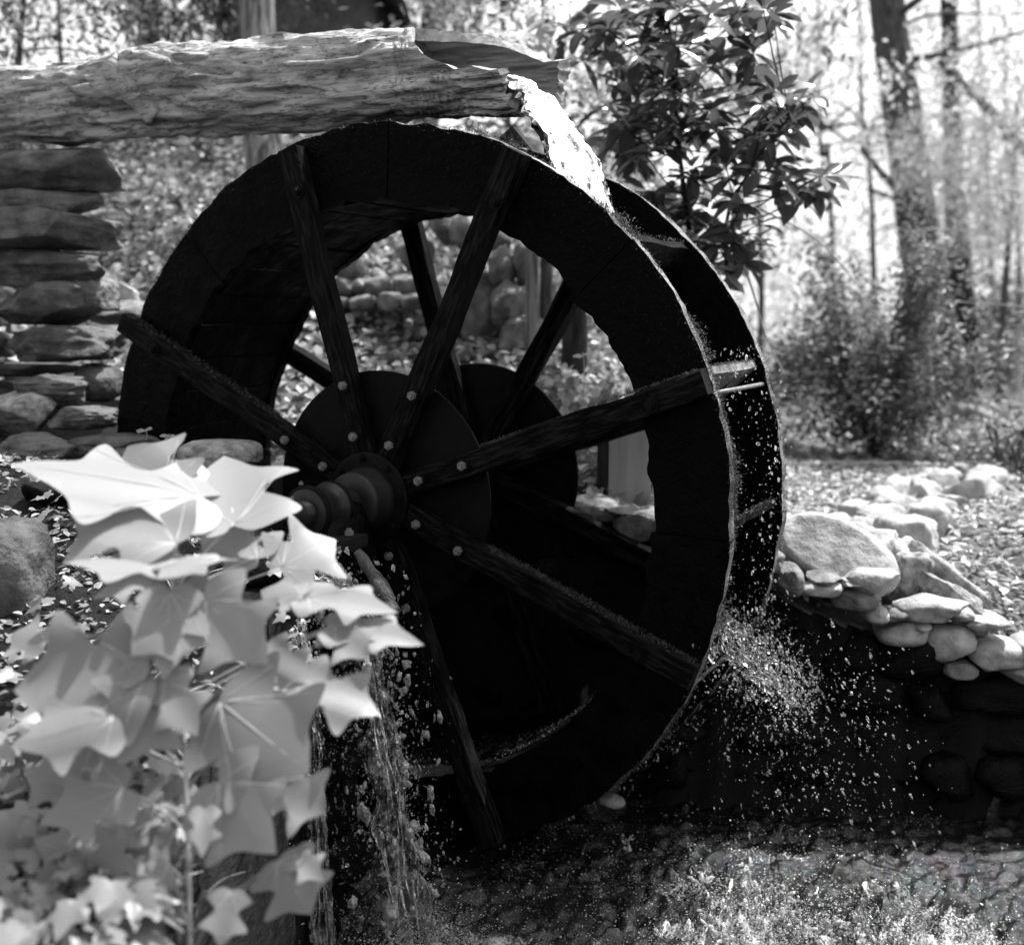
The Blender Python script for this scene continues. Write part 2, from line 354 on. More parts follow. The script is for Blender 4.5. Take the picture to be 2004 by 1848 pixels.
def clumps(cent, n, spread, seed=None):
    cent = np.asarray(cent, float); i = rng.integers(0, len(cent), n)
    return cent[i]+rng.normal(size=(n, 3))*np.asarray(spread)
def upnorm(n, spread=.6, up=(0, 0, 1)): return np.asarray(up, float)+rng.normal(size=(n, 3))*spread

# ------------------------------------------------------------------ water wheel
RO, RI, YF, YBK = 1.5, 1.2, 0.0, 0.78
wheel = thing('water_wheel', 'huge black wet wooden overshot water wheel standing in its stone pit', 'water wheel', (0, 0, 0))
def ring_board(a0, a1, y0, y1, seed):
    na, nr = 40, 4
    A = np.linspace(a0, a1, na); Rr = np.linspace(0, 1, nr); V = []
    for y in (y0, y1):
        for i, a in enumerate(A):
            jo = .007*vnoise(np.array([a*9, y0, 3.1]), 4)+.006*fbm(np.array([a*31, y*9, seed]), 5, 3)
            ji = .018*vnoise(np.array([a*7, y0, 5.7]), 6)+.009*fbm(np.array([a*27, y*9, seed]), 7, 3)
            for r in Rr:
                rad = (RI+ji)*(1-r)+(RO+jo)*r
                yy = y+.004*vnoise(np.array([a*6, r*4, y*50]), 8)
                V.append((rad*math.cos(a), yy, rad*math.sin(a)))
    F = []; o = na*nr
    for i in range(na-1):
        for j in range(nr-1):
            a = i*nr+j; F.append([a, a+nr, a+nr+1, a+1]); F.append([o+a, o+a+1, o+a+nr+1, o+a+nr])
        a = i*nr; F.append([a, o+a, o+a+nr, a+nr]); a = i*nr+nr-1; F.append([a, a+nr, o+a+nr, o+a])
    for j in range(nr-1):
        F.append([j, j+1, o+j+1, o+j]); a = (na-1)*nr+j; F.append([a, o+a, o+a+1, a+1])
    return V, F
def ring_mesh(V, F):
    me = MB().add(V, F).mesh('rim_board', M['wheel_wood'], False); me.materials.append(M['lit_edge'])
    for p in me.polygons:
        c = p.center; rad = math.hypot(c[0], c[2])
        if abs(p.normal[1]) < .5 and rad > RO-.04: p.material_index = 1  # outer edge faces take the painted highlight colour
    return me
SPK = [math.radians(a) for a in (19.8, 64, 105.3, 152.5, 198, 245, 291.5, 337.7)]
for k in range(8):
    a0 = math.radians(-2.5+45*k)
    for y0, y1, sd_ in ((YF+.002*(k % 2), YF+.05, k), (YBK-.05, YBK+.002*(k % 2), k+20)):
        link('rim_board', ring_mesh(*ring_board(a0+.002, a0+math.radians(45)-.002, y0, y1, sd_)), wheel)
def bar_mesh(L0, L1, wd, y0, y1, seed, name, mat, n=34, jit=.006, taper=0.0):
    X = np.linspace(L0, L1, n); V = []
    prof = [(-.5, .12), (-.42, 0), (.42, 0), (.5, .12), (.5, .88), (.42, 1), (-.42, 1), (-.5, .88)]
    for x in X:
        for q, (pw, pt) in enumerate(prof):
            n1 = fbm(np.array([x*5, q*3.7, seed*9.1]), seed, 3)*jit; n2 = fbm(np.array([x*5, q*3.7+40, seed*9.1]), seed+3, 3)*jit*.8
            wv = .006*vnoise(np.array([x*2.5, seed, 0]), 2)
            V.append((x, y0+(y1-y0)*pt+n2, pw*wd*(1-taper*(x-L0)/(L1-L0))+n1+wv))
    F = []; m = 8
    for i in range(n-1):
        for j in range(m):
            a = i*m+j; b = i*m+(j+1) % m; F.append([a, b, b+m, a+m])
    F.append(list(range(m))[::-1]); F.append(list(range((n-1)*m, n*m)))
    return MB().add(V, F).mesh(name, mat, False)
def hexbolt():
    w_ = MB(); n = 20; th = np.linspace(0, 2*np.pi, n, endpoint=False)
    def cyl(r0, y0, r1, y1, n=20, ph=0):
        t = np.linspace(0, 2*np.pi, n, endpoint=False)+ph
        V = [(r0*math.cos(a), y0, r0*math.sin(a)) for a in t]+[(r1*math.cos(a), y1, r1*math.sin(a)) for a in t]
        F = [[i, (i+1) % n, n+(i+1) % n, n+i] for i in range(n)]+[list(range(n, 2*n))]
        return V, F
    washer = MB().add(*cyl(.029, 0, .029, -.006)).mesh('washer', M['iron'], False)
    nut = MB().add(*cyl(.0185, -.005, .0185, -.022, 6, .3)).add(*cyl(.011, -.022, .0105, -.031, 12)).mesh('nut', M['bolt'], False)
    return washer, nut
WASH, NUT = hexbolt()
NUT2 = NUT.copy(); NUT2.materials.clear(); NUT2.materials.append(M['iron'])
def add_bolt(a, r, y):
    b = link('bolt', WASH, wheel, (r*math.cos(a), y, r*math.sin(a)), (0, R.uniform(0, 3), 0)); link('nut', NUT if r < 1 else NUT2, b)
for k, a in enumerate(SPK):
    Lo = 1.5 if k != 3 else 1.53
    if k == 2: Lo = 1.47
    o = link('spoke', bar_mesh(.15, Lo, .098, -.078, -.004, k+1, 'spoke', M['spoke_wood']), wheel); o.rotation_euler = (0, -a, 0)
    for r in (.255, .47, 1.29): add_bolt(a+R.uniform(-.02, .02), r+R.uniform(-.012, .012), -.079)
for k in range(8):
    a = math.radians([19, 59.6, 106.4, 153.5, 200, 247, 290, 339][k])
    o = link('spoke', bar_mesh(.15, 1.48, .1, .784, .85, k+21, 'rear_spoke', M['spoke_wood']), wheel); o.rotation_euler = (0, -a, 0)
def disc(r, y0, y1, hole=.0, n=96):
    th = np.linspace(0, 2*np.pi, n, endpoint=False); c, s = np.cos(th), np.sin(th); b = .004
    rings = [(r-b, y0), (r, y0+b), (r, y1-b), (r-b, y1)]
    V = np.concatenate([np.stack([q*c, 0*c+y, q*s], 1) for q, y in rings]); F = []
    for i in range(3):
        for j in range(n): F.append([i*n+j, i*n+(j+1) % n, (i+1)*n+(j+1) % n, (i+1)*n+j])
    F.append(list(range(n))[::-1]); F.append(list(range(3*n, 4*n)))
    return MB().add(V, F)
link('hub_plate', disc(.517, .003, .017).mesh('hub_plate', M['iron'], False), wheel)
link('hub_plate', disc(.517, .853, .867).mesh('hub_plate', M['iron'], False), wheel)
def lathe(prof, n=56):
    th = np.linspace(0, 2*np.pi, n, endpoint=False); V = []; F = []
    for r, y in prof: V += [(r*math.cos(t), y, r*math.sin(t)) for t in th]
    for i in range(len(prof)-1):
        for j in range(n): F.append([i*n+j, i*n+(j+1) % n, (i+1)*n+(j+1) % n, (i+1)*n+j])
    F.append(list(range((len(prof)-1)*n, len(prof)*n))); F.append(list(range(n))[::-1])
    return V, F
link('hub_flange', MB().add(*lathe([(.185, -.08), (.19, -.084), (.19, -.096), (.183, -.1), (.12, -.1)])).mesh('hub_flange', M['iron'], True), wheel)
link('hub_boss', MB().add(*lathe([(.14, -.09), (.128, -.12), (.12, -.19), (.116, -.205), (.106, -.213), (.05, -.214)])).mesh('hub_boss', M['shaft'], True), wheel)
link('axle', MB().add(*lathe([(.05, 1.25), (.05, -.225), (.05, -.55), (.044, -.556)])).mesh('axle', M['shaft'], True), wheel)
for k in range(8):
    a = k*math.pi/4+.1; b = link('flange_bolt', NUT2, wheel, (.165*math.cos(a), -.096, .165*math.sin(a))); b.scale = (.8, .8, .8)
# sole planks, buckets, tie rods
for k in range(44):
    a = 2*math.pi*k/44+.03; wv = RI*2*math.pi/44-.004
    V, F = box(0, .39, 0, .03, .672, wv); V = V+rng.normal(size=V.shape)*.003
    ca, sa = math.cos(a), math.sin(a); rr = RI+.022+R.uniform(-.004, .004)
    V = np.stack([(V[:, 0]+rr)*ca-V[:, 2]*sa, V[:, 1], (V[:, 0]+rr)*sa+V[:, 2]*ca], 1)
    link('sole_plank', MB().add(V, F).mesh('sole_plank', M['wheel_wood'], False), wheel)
NB = 16
for k in range(NB):
    a = math.radians(21.6)+2*math.pi*k/NB
    n = 16; V = []; Y = np.linspace(.054, .726, n)
    for y in Y:
        for (t, q) in ((0, -.016), (1, -.016), (1, .016), (0, .016)):
            r = 1.242+.235*t+.006*vnoise(np.array([y*14, t*5, k]), 5); tt = -.10*(1-t)+q+.004*vnoise(np.array([y*11, q*99, k]), 6)
            V.append((r*math.cos(a)-tt*math.sin(a), y, r*math.sin(a)+tt*math.cos(a)))
    F = [[i*4+j, i*4+(j+1) % 4, (i+1)*4+(j+1) % 4, (i+1)*4+j] for i in range(n-1) for j in range(4)]+[[0, 1, 2, 3], [(n-1)*4+j for j in (3, 2, 1, 0)]]
    link('bucket_board', MB().add(V, F).mesh('bucket_board', M['lit_edge'] if k == 0 else M['wheel_wood'], False), wheel)  # first board painted in the pale highlight colour to look sunlit
for k in range(8):
    a = math.radians(18.2)+2*math.pi*k/8; r = 1.475
    V, F = tube([(r*math.cos(a), .03, r*math.sin(a)), (r*math.cos(a), .75, r*math.sin(a))], .009, 8)
    link('tie_rod', MB().add(V, F).mesh('tie_rod', M['bolt']), wheel)
# moss fringe on rims, spokes and buckets
def moss(n, f, name='moss', mat='moss'):
    P, Nn, D = [], [], []
    for _ in range(n):
        p, nn = f(); P.append(p); Nn.append(nn)
    P = np.array(P); Nn = np.array(Nn)
    D = Nn+rng.normal(size=P.shape)*.45
    leaf_cloud(name, P+D*.005, rng.normal(size=P.shape), rng.uniform(.005, .018, len(P)), M[mat], wheel, .22, .2, droop=D, kind='stuff', pts=4)
def f_rim(y0, y1):
    def f():
        while True:
            a = R.uniform(-.9, 3.3); d = vnoise(np.array([a*6, y0*9, 1.]), 31)+.6*vnoise(np.array([a*22, y0*9, 1.]), 32)
            if R.random() < .12+max(0, d)*1.2: break
        r = RO+R.uniform(-.012, .006); return (r*math.cos(a), R.uniform(y0, y1), r*math.sin(a)), (math.cos(a), R.uniform(-.5, .3), math.sin(a))
    return f
moss(9000, f_rim(-.004, .05)); moss(5000, f_rim(.72, .782))
def f_clump():
    a = math.radians(R.choice([46, 44, 27, 24, 9, 6, 72, 66, -14])+R.gauss(0, 1.1)); r = RO+abs(R.gauss(0, .016)); return (r*math.cos(a), R.uniform(-.01, .05), r*math.sin(a)), (math.cos(a), R.uniform(-.6, .2), math.sin(a))
moss(1500, f_clump)
def f_face():
    a = R.uniform(.3, 2.6); r = R.uniform(1.3, 1.5)
    return (r*math.cos(a), -.004, r*math.sin(a)), (.2*math.cos(a), -1, -.5)
moss(3500, f_face, mat='moss_dark')
def f_spoke():
    k = R.choice([0, 0, 7, 7, 7, 3]); a = SPK[k]; r = R.uniform(.55, 1.48); s_ = 1 if math.cos(a) > 0 else -1
    return (r*math.cos(a)-s_*.048*math.sin(a), R.uniform(-.075, -.008), r*math.sin(a)+s_*.048*math.cos(a)), (-s_*math.sin(a), 0, s_*math.cos(a))
moss(3600, f_spoke)
def f_bucket():
    k = R.choice([0, 0, 1, 2, 15]); a = math.radians(21.6)+2*math.pi*k/NB
    r = R.uniform(1.45, 1.485); return (r*math.cos(a), R.uniform(.06, .7), r*math.sin(a)+.012), (0, -.3, 1)
moss(1200, f_bucket)
def f_inner():
    a = R.uniform(-2.2, -.6); return (1.205*math.cos(a), R.uniform(0, .5), 1.2*math.sin(a)+.012), (0, 0, 1)
moss(2200, f_inner)

# axle bearing on the pier
bear = thing('axle_bearing', 'rounded iron pillow block bearing holding the end of the wheel axle', 'bearing', (0, -.42, 0))
def sh(prof): return [(r, y) for r, y in prof]
link('housing', MB().add(*lathe([(.05, .085), (.088, .085), (.098, .078), (.098, .06), (.084, .052), (.08, 0), (.084, -.052), (.098, -.06), (.098, -.075), (.09, -.085), (.05, -.085)])).mesh('housing', M['shaft'], True), bear)
for y in (-.078, -.066, .076): link('seal_ring', MB().add(*lathe([(.096, y-.005), (.104, y-.003), (.104, y+.003), (.096, y+.005)])).mesh('seal_ring', M['iron'], True), bear)
V, F = box(0, 0, -.115, .34, .15, .045); link('base_flange', MB().add(V, F).mesh('base_flange', M['shaft'], False), bear)
V, F = box(0, 0, -.07, .17, .13, .06); link('web', MB().add(V, F).mesh('web', M['shaft'], False), bear)
for x in (-.135, .135):
    b = link('bolt', NUT, bear, (x, 0, -.092)); b.rotation_euler = (-math.pi/2, 0, 0)
b = link('grease_nipple', NUT, bear, (-.04, -.06, .1)); b.rotation_euler = (-math.pi/2, 0, 0); b.scale = (.5,)*3

# ------------------------------------------------------------------ log flume
flume = thing('log_flume', 'hollowed weathered log trough carrying water across to the top of the wheel', 'log trough', (-1.6, .38, 1.8))
ax_c = curve_pts([(-4.6, .42, 1.86), (-2.6, .38, 1.825), (-1.3, .38, 1.80), (-.2, .38, 1.765), (.52, .38, 1.745)], 200)
def log_parts():
    nu, nv = 420, 96
    xs = np.linspace(0, 1, nu); pts = curve_pts(ax_c, nu)
    S = np.linspace(0, 1, nv)
    def a_lim(x):
        t = np.clip((x+.04)/.5, 0, 1); on = (x > -.04)
        near = np.where(on, np.radians(94*(1-np.exp(-t*5.5))+8*t), 0.0)
        far = np.where(on, np.radians(12*(1-np.exp(-t*8))+4*t+58*t**2.2), 0.0)
        nz = float(vnoise(np.array([float(x)*11, 2.2, 0.]), 71))+.6*float(vnoise(np.array([float(x)*31, 5.2, 0.]), 72)); fz_ = float(vnoise(np.array([float(x)*9, 7.2, 0.]), 73))+.6*float(vnoise(np.array([float(x)*29, 1.2, 0.]), 74))
        return np.maximum(near+.045*nz*on, 0), np.maximum(far+.05*fz_*on, 0)
    def shell(rad, amp, seed, inner=False):
        V = np.zeros((nu, nv, 3))
        for i in range(nu):
            x, y, z = pts[i]; n_, f_ = a_lim(np.array(x))
            # angle measured from top; near side (towards the camera, -y) positive
            th = float(n_)+(2*math.pi-float(n_)-float(f_))*S
            r = rad*(1.0-.018*(x+4)/4.5+.0)
            dirs = np.stack([0*th, -np.sin(th), np.cos(th)], 1)
            p = np.array([x, y, z])+dirs*r
            q = np.stack([np.full(nv, x*1.3), dirs[:, 1]*2.0, dirs[:, 2]*2.0], 1)
            d = fbm(q*np.array([1.5, 1.2, 1.2]), seed, 4)*amp+amp*1.0*(1-2*np.abs(fbm(q*np.array([2.2, 2.6, 2.6])+9, seed+7, 3)))*.55
            d = d+amp*.5*(1-2*np.abs(vnoise(q*np.array([3.2, 6, 6])+.5*fbm(q*2, 5, 2)[:, None], seed+11)))
            d = d*.75-(0 if inner else 1)*.022*np.exp(-np.abs(fbm(q*np.array([1.5, 2.4, 2.4])+3, seed+21, 3))*16)-.006*np.exp(-np.abs(fbm(q*np.array([4, 9, 9])+7, seed+22, 2))*9)
            if not inner:
                kn = np.exp(-((x+1.42)/.2)**2-((th-1.15)/.55)**2)*.085+np.exp(-((x+1.15)/.16)**2-((th-1.5)/.4)**2)*.085*vnoise(q*np.array([6, 4, 4]), 77)
                d = d+kn
            e_ = np.clip(np.minimum(S, 1-S)/.06, .25, 1); d = d*(1-(1-e_)*float(np.clip((x+.3)/.25, 0, 1)))
            p = p+dirs*d[:, None]
            if x > .2: p[:, 0] += (p[:, 1]-y)*.38*np.clip((x-.2)/.3, 0, 1)+.012*vnoise(np.stack([np.full(nv, 3.), dirs[:, 1]*9, dirs[:, 2]*9], 1), 3)*np.clip((x-.4)/.1, 0, 1)
            V[i] = p
        return V
    Vo = shell(.186, .034, 41); Vi = shell(.138, .014, 51, True)
    def grid(V, i0, flip):
        F = []
        for i in range(i0, nu-1):
            for j in range(nv-1):
                a = i*nv+j; q = [a, a+1, a+nv+1, a+nv]; F.append(q[::-1] if flip else q)
        return F
    i_in = int(nu*.80)
    link('trunk_shell', np_mesh('trunk_shell', Vo.reshape(-1, 3)-np.array(flume.location), np.array(grid(Vo, 0, False)), True, M['log']), flume)
    link('hollow', np_mesh('hollow', Vi.reshape(-1, 3)-np.array(flume.location), np.array(grid(Vi, i_in, True)), True, M['log_inside']), flume)
    E = np.concatenate([Vo.reshape(-1, 3), Vi.reshape(-1, 3)]); o = nu*nv; F = []
    i0 = next(i for i in range(nu) if pts[i][0] > -.05)
    for i in range(i0, nu-1):
        a = i*nv; F.append([a, a+nv, o+a+nv, o+a]); a = i*nv+nv-1; F.append([a, o+a, o+a+nv, a+nv])
    for j in range(nv-1):
        a = (nu-1)*nv+j; F.append([a, a+1, o+a+1, o+a])
    link('cut_rim', np_mesh('cut_rim', E-np.array(flume.location), np.array(F), False, M['log_cut']), flume)
log_parts()
sb = aty(250, 170, .20)
V, F = tube(curve_pts([sb+np.array([.10, .10, -.08]), sb+np.array([.03, .0, .0]), sb+np.array([-.04, -.08, .10])], 10), [.11, .10, .092, .084, .077, .07, .066, .062, .059, .056], 18, rough=.22, seed=8)
link('branch_stub', MB().add(V-np.array(flume.location), F).mesh('branch_stub', M['log'], True), flume)
o = thing('support_beam', 'dark squared timber propping the log end just above the wheel', 'beam', (.2, .95, 1.45))
link('timber', MB().add(*box(0, 0, 0, .12, .12, .3)).mesh('timber', M['bark_dark'], False), o); o.rotation_euler = (0, -.7, .2)
# ------------------------------------------------------------------ stones
_seed = [100]
def stone_px(par, u0, v0, u1, v1, y, dy, mat, k=3, rough=.07, cuts=7, sub=4, strata=0, rz=0.0, name='stone', tilt=0.0, hs=1.0):
    """a stone of its own shape filling that view at depth plane y"""
    _seed[0] += 1
    P = aty((u0+u1)/2, (v0+v1)/2, y); z = (P-CAMP)@FW
    wdt = (u1-u0)*z/FPX; h = (v1-v0)*z/FPX
    dz = max(h-(.12*dy if P[2] < .6 else 0), .6*h)*hs
    me = rock_mesh(name, (wdt*1.03, dy, dz*1.05), _seed[0], mat, k, sub, rough, cuts, strata)
    o = link(name, me, par, P-np.array(par.location) if par else P, (R.uniform(-.04, .04), tilt, rz-YAW)); return o
pillar = thing('stone_pillar', 'dry stacked rough stone pillar carrying the left end of the log trough', 'stone pillar', (-2.4, .4, 0))
A, B, D = M['stone_a'], M['stone_b'], M['stone_d']
for a in [(-60, 284, 232, 374, .32, .5, A, 8, .06, 13, 5, .02), (-60, 366, 194, 428, .3, .42, A, 6, .06, 11, 5), (-50, 412, 226, 488, .30, .5, A, 9, .05, 8, 5),
          (-50, 484, 220, 562, .32, .5, D, 6, .09, 12, 5, .03), (-6, 551, 184, 636, .22, .4, D, 4.5, .06, 10, 5), (118, 546, 218, 612, .42, .4, A, 6, .06, 10, 5),
          (-60, 560, 20, 640, .4, .4, D, 3), (26, 626, 242, 718, .26, .45, D, 8, .1, 12, 5, .02), (-60, 640, 34, 708, .3, .4, D, 3), (-60, 700, 160, 745, .4, .4, D, 3),
          (146, 704, 234, 792, .30, .35, D, 3), (-60, 735, 60, 800, .42, .4, D, 3)]:
    stone_px(pillar, *a)
for lab, a in [('thin layered cracked rock at the foot of the stone pillar', (36, 724, 176, 806, .02, .34, D, 2.6, .1, 8, 5, .12)),
               ('grey slanted slab leaning at the far left below the pillar', (-50, 754, 118, 856, -.12, .4, M['stone_c'], 3, .05, 8, 5)),
               ('low mottled rock lying beside the left edge of the wheel', (96, 786, 236, 848, .0, .34, D, 2.6, .1, 7, 5)),
               ('pale wedge of rock behind the pillar above the wheel rim', (176, 548, 262, 616, .95, .4, B, 3)),
               ('flat grey rock between the stone pillar and the wheel rim', (176, 588, 300, 644, .9, .5, A, 2.8)),
               ('smooth speckled round boulder between the wheel rim and pale leaves', (358, 851, 508, 932, -.36, .34, M['stone_c'], 3.4, .03, 4, 5)),
               ('dark smooth stone left of the speckled boulder', (214, 866, 378, 935, -.34, .3, D, 3, .05, 4, 5)),
               ('dark long stone lying behind the leaf tips at the pit edge', (140, 842, 310, 905, -.2, .3, D, 2.8, .06, 4, 5)),
               ('black wet stone at the far left behind the pale leaf', (-40, 838, 165, 930, -.42, .4, D, 2.8, .08, 5, 5)),
               ('large blurred grey rock at the left edge among the ivy', (-110, 1000, 92, 1290, -1.45, .35, D, 3.4, .07, 8, 5)),
               ('brownish grey rock half hidden under the middle pale leaves', (180, 1190, 320, 1345, -1.5, .22, D, 3, .07, 7, 5))]:
    P = aty((a[0]+a[2])/2, (a[1]+a[3])/2, a[4]); t = thing('rock', lab, 'rock', P, 'rocks round the foot of the pillar and bank'); stone_px(t, *a, name='boulder')
# far pit wall with its top course
def wall_hit(u, v, off=.0):
    y = 1.1
    for _ in range(12): x = aty(u, v, y)[0]; y = float(yb(x))+off
    return y
pw = thing('pit_wall', 'dark dripping fieldstone wall of the wheel pit with sunlit cobbles on top', 'stone wall', (1.5, 1.2, -1))
for a in [(1560, 1124, 1645, 1168, B), (1622, 1140, 1714, 1196, A), (1648, 1104, 1756, 1172, B), (1690, 1174, 1730, 1218, B), (1727, 1178, 1778, 1218, A),
          (1752, 1158, 1892, 1218, B), (1848, 1172, 1898, 1214, B), (1716, 1202, 1808, 1264, B), (1802, 1212, 1902, 1294, B), (1892, 1238, 2000, 1314, B),
          (1884, 1192, 1964, 1230, B), (1976, 1236, 2050, 1300, B), (1776, 1204, 1812, 1228, B), (1516, 1096, 1566, 1168, A), (1580, 1112, 1640, 1142, A),
          (2040, 1260, 2130, 1330, B), (2120, 1290, 2230, 1370, B), (1110, 962, 1214, 1024, A), (1203, 982, 1300, 1064, A), (1186, 984, 1246, 1004, D), (1285, 1000, 1360, 1075, A), (1640, 1120, 1690, 1150, B), (1960, 1290, 2040, 1340, B), (1840, 1280, 1900, 1320, A), (1350, 1030, 1440, 1090, A), (1430, 1060, 1530, 1120, A)]:
    u0, v0, u1, v1, m_ = a; y = wall_hit((u0+u1)/2, v1, .02)
    stone_px(pw, u0-2, v0, u1+2, v1+2, y, .26, m_, 2.7, .05, 5, 4, hs=1.0)
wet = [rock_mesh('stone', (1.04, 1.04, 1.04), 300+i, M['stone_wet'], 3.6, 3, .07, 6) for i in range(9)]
def course(par, x0, y0, x1, y1, z0, z1, rows, inward, depth=.3, top=None):
    L = math.hypot(x1-x0, y1-y0); rz = math.atan2(y1-y0, x1-x0)
    z = z0; h = (z1-z0)/rows
    for r in range(rows):
        s = -R.uniform(0, .2)
        while s < L:
            wd = R.uniform(.18, .4); t = (s+wd/2)/L
            zt = top(x0+(x1-x0)*t) if top else 9
            if z+h*.6 < zt:
                o = link('stone', R.choice(wet), par); o.scale = (wd*1.1, depth*R.uniform(.8, 1.15), h*1.18)
                jy = R.uniform(-.03, .04)
                o.location = np.array([x0+(x1-x0)*t-math.sin(rz)*(inward+jy), y0+(y1-y0)*t+math.cos(rz)*(inward+jy), z+h/2])-np.array(par.location)
                o.rotation_euler = (R.uniform(-.1, .1), R.uniform(-.08, .08), rz+R.uniform(-.1, .1))
            s += wd
        z += h
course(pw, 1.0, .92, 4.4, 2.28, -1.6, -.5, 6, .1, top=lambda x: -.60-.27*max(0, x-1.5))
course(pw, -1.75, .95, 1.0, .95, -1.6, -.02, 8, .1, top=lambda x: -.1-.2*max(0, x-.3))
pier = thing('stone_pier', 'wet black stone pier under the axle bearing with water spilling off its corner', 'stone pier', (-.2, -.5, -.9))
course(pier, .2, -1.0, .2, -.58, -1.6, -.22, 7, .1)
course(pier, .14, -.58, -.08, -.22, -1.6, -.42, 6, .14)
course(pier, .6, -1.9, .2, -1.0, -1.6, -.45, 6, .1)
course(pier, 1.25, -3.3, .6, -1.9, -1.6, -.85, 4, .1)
course(pier, -1.7, -.3, -.2, -.3, -1.6, .0, 5, .0)
for _ in range(46):
    x = R.uniform(-.9, .2); y = R.uniform(-1.0, -.26); s_ = R.uniform(.06, .17)
    if y > -.52 and x > -.02: continue
    z = float(ground_z(x, y)) if x < .2 else -.16
    if abs(x) < .2 and -.6 < y < -.25: z = -.19
    o = link('stone', R.choice(wet), pier, np.array([x, y, z])-np.array(pier.location), (R.uniform(0, 1), R.uniform(0, 1), R.uniform(0, 6))); o.scale = (s_*1.3, s_, s_*.7)
V, F = box(0, 0, 0, .5, .34, .1); o = link('cap_stone', rock_mesh('cap_stone', (.42, .3, .14), 77, M['stone_wet'], 5, 4, .05, 3), pier, np.array([-.06, -.42, -.205])-np.array(pier.location))

boulder = thing('boulder', 'big smooth sunlit boulder beside the rear rim at the pit edge', 'boulder', aty(1620, 1150, 1.5))
stone_px(boulder, 1516, 1010, 1762, 1162, 1.42, .42, B, 2.2, .03, 2, 5, 0, -.1, 'boulder', .42)
slab = thing('ridged_rock', 'grey ridged slab of rock tipped on edge beside the sunlit boulder', 'rock', aty(1800, 1190, 1.5))
stone_px(slab, 1732, 1074, 1840, 1200, 1.55, .2, M['stone_c'], 4, .11, 9, 5, .04, .0, 'rock_block', .1)
for (u0, v0, u1, v1, y, t) in ((1775, 1092, 1935, 1170, 1.62, .55), (1790, 1120, 1935, 1215, 1.5, .62)):
    P = aty((u0+u1)/2, (v0+v1)/2, y); z = (P-CAMP)@FW; _seed[0] += 1
    o = link('rock_slab', rock_mesh('rock_slab', (195*z/FPX, .16, 62*z/FPX), _seed[0], M['stone_c'], 4, 5, .12, 7), slab, P-np.array(slab.location), (0, t, -.25))
kerb = thing('stone_kerb', 'low sunlit kerb wall of squared stones running back across the leaf litter', 'stone kerb', (1.75, 3.2, -.45))
K0, K1 = atz(1725, 1090, -.45)[:2], atz(1935, 950, -.45)[:2]
L = np.linalg.norm(K1-K0); kd = (K1-K0)/L; kn = np.array([kd[1], -kd[0]]); rzk = math.atan2(kd[1], kd[0])
for off, w_ in ((.0, .28), (-.23, .26), (-.42, .2)):
    s_ = R.uniform(-.1, .05)
    while s_ < L:
        ln = R.uniform(.2, .42); p = K0+kd*(s_+ln/2)+kn*(off+R.uniform(-.04, .04)); _seed[0] += 1
        o = link('stone', rock_mesh('stone', (ln*1.04, w_*R.uniform(.85, 1.1), R.uniform(.22, .36)), _seed[0], B, R.uniform(3.2, 7), 4, .08, 8), kerb, np.array([p[0], p[1], -.47+R.uniform(-.03, .03)])-np.array(kerb.location), (R.uniform(-.08, .08), R.uniform(-.07, .07), rzk+R.uniform(-.07, .07)))
        s_ += ln
for a in [(1885, 920, 1952, 962), (1835, 915, 1890, 948), (1690, 1040, 1760, 1085), (1750, 1055, 1785, 1100)]:
    P = atz((a[0]+a[2])/2, a[3], -.45); _seed[0] += 1; z = (P-CAMP)@FW
    link('stone', rock_mesh('stone', ((a[2]-a[0])*z/FPX, .3, (a[3]-a[1])*z/FPX*1.1), _seed[0], B, 3, 4, .06, 6), kerb, P+np.array([0, 0, .06])-np.array(kerb.location))
# timber edging poles
for lab, u0, v0, u1, v1, r_ in (('long pale pole edging the leaf litter in front of the bush', 1500, 912, 1905, 915, .03), ('short pale stick lying against the long edging pole', 1765, 926, 1845, 924, .026)):
    p0, p1 = atz(u0, v0, -.43), atz(u1, v1, -.43)
    V, F = tube(curve_pts([p0, (p0+p1)/2+np.array([0, .08, .01]), p1], 14), r_, 10, rough=.1, seed=3)
    o = thing('edging_pole', lab, 'pole', p0); link('pole', MB().add(V-p0, F).mesh('pole', M['stick']), o)
# lawn rock, handrail
P = atz(1905, 826, -.42); t = thing('rock', 'rough grey rock in the grass at the lawn edge', 'rock', P)
link('boulder', rock_mesh('boulder', (.55, .4, .3), 501, M['stone_a'], 3, 4, .1, 7), t, (0, 0, .06))
P = atz(1880, 742, -.35); t = thing('rock', 'small pale stone on the lawn beside the dark shrubs', 'rock', P)
link('boulder', rock_mesh('boulder', (.4, .3, .3), 502, B, 3, 3, .08, 6), t, (0, 0, .05))
P = atd(1990, 745, 17.0)
t = thing('handrail', 'bent grey metal handrail at the right end of the lawn', 'handrail', P)
V, F = tube(curve_pts([(0, 0, -.2), (0, 0, .55), (.05, 0, .72), (.25, 0, .84), (1.5, .3, .84)], 40), .075, 12); link('rail', MB().add(V, F).mesh('rail', M['pipe']), t)
V, F = tube([(1.5, .3, -.2), (1.5, .3, .84)], .075, 12); link('rail_post', MB().add(V, F).mesh('rail_post', M['pipe']), t)

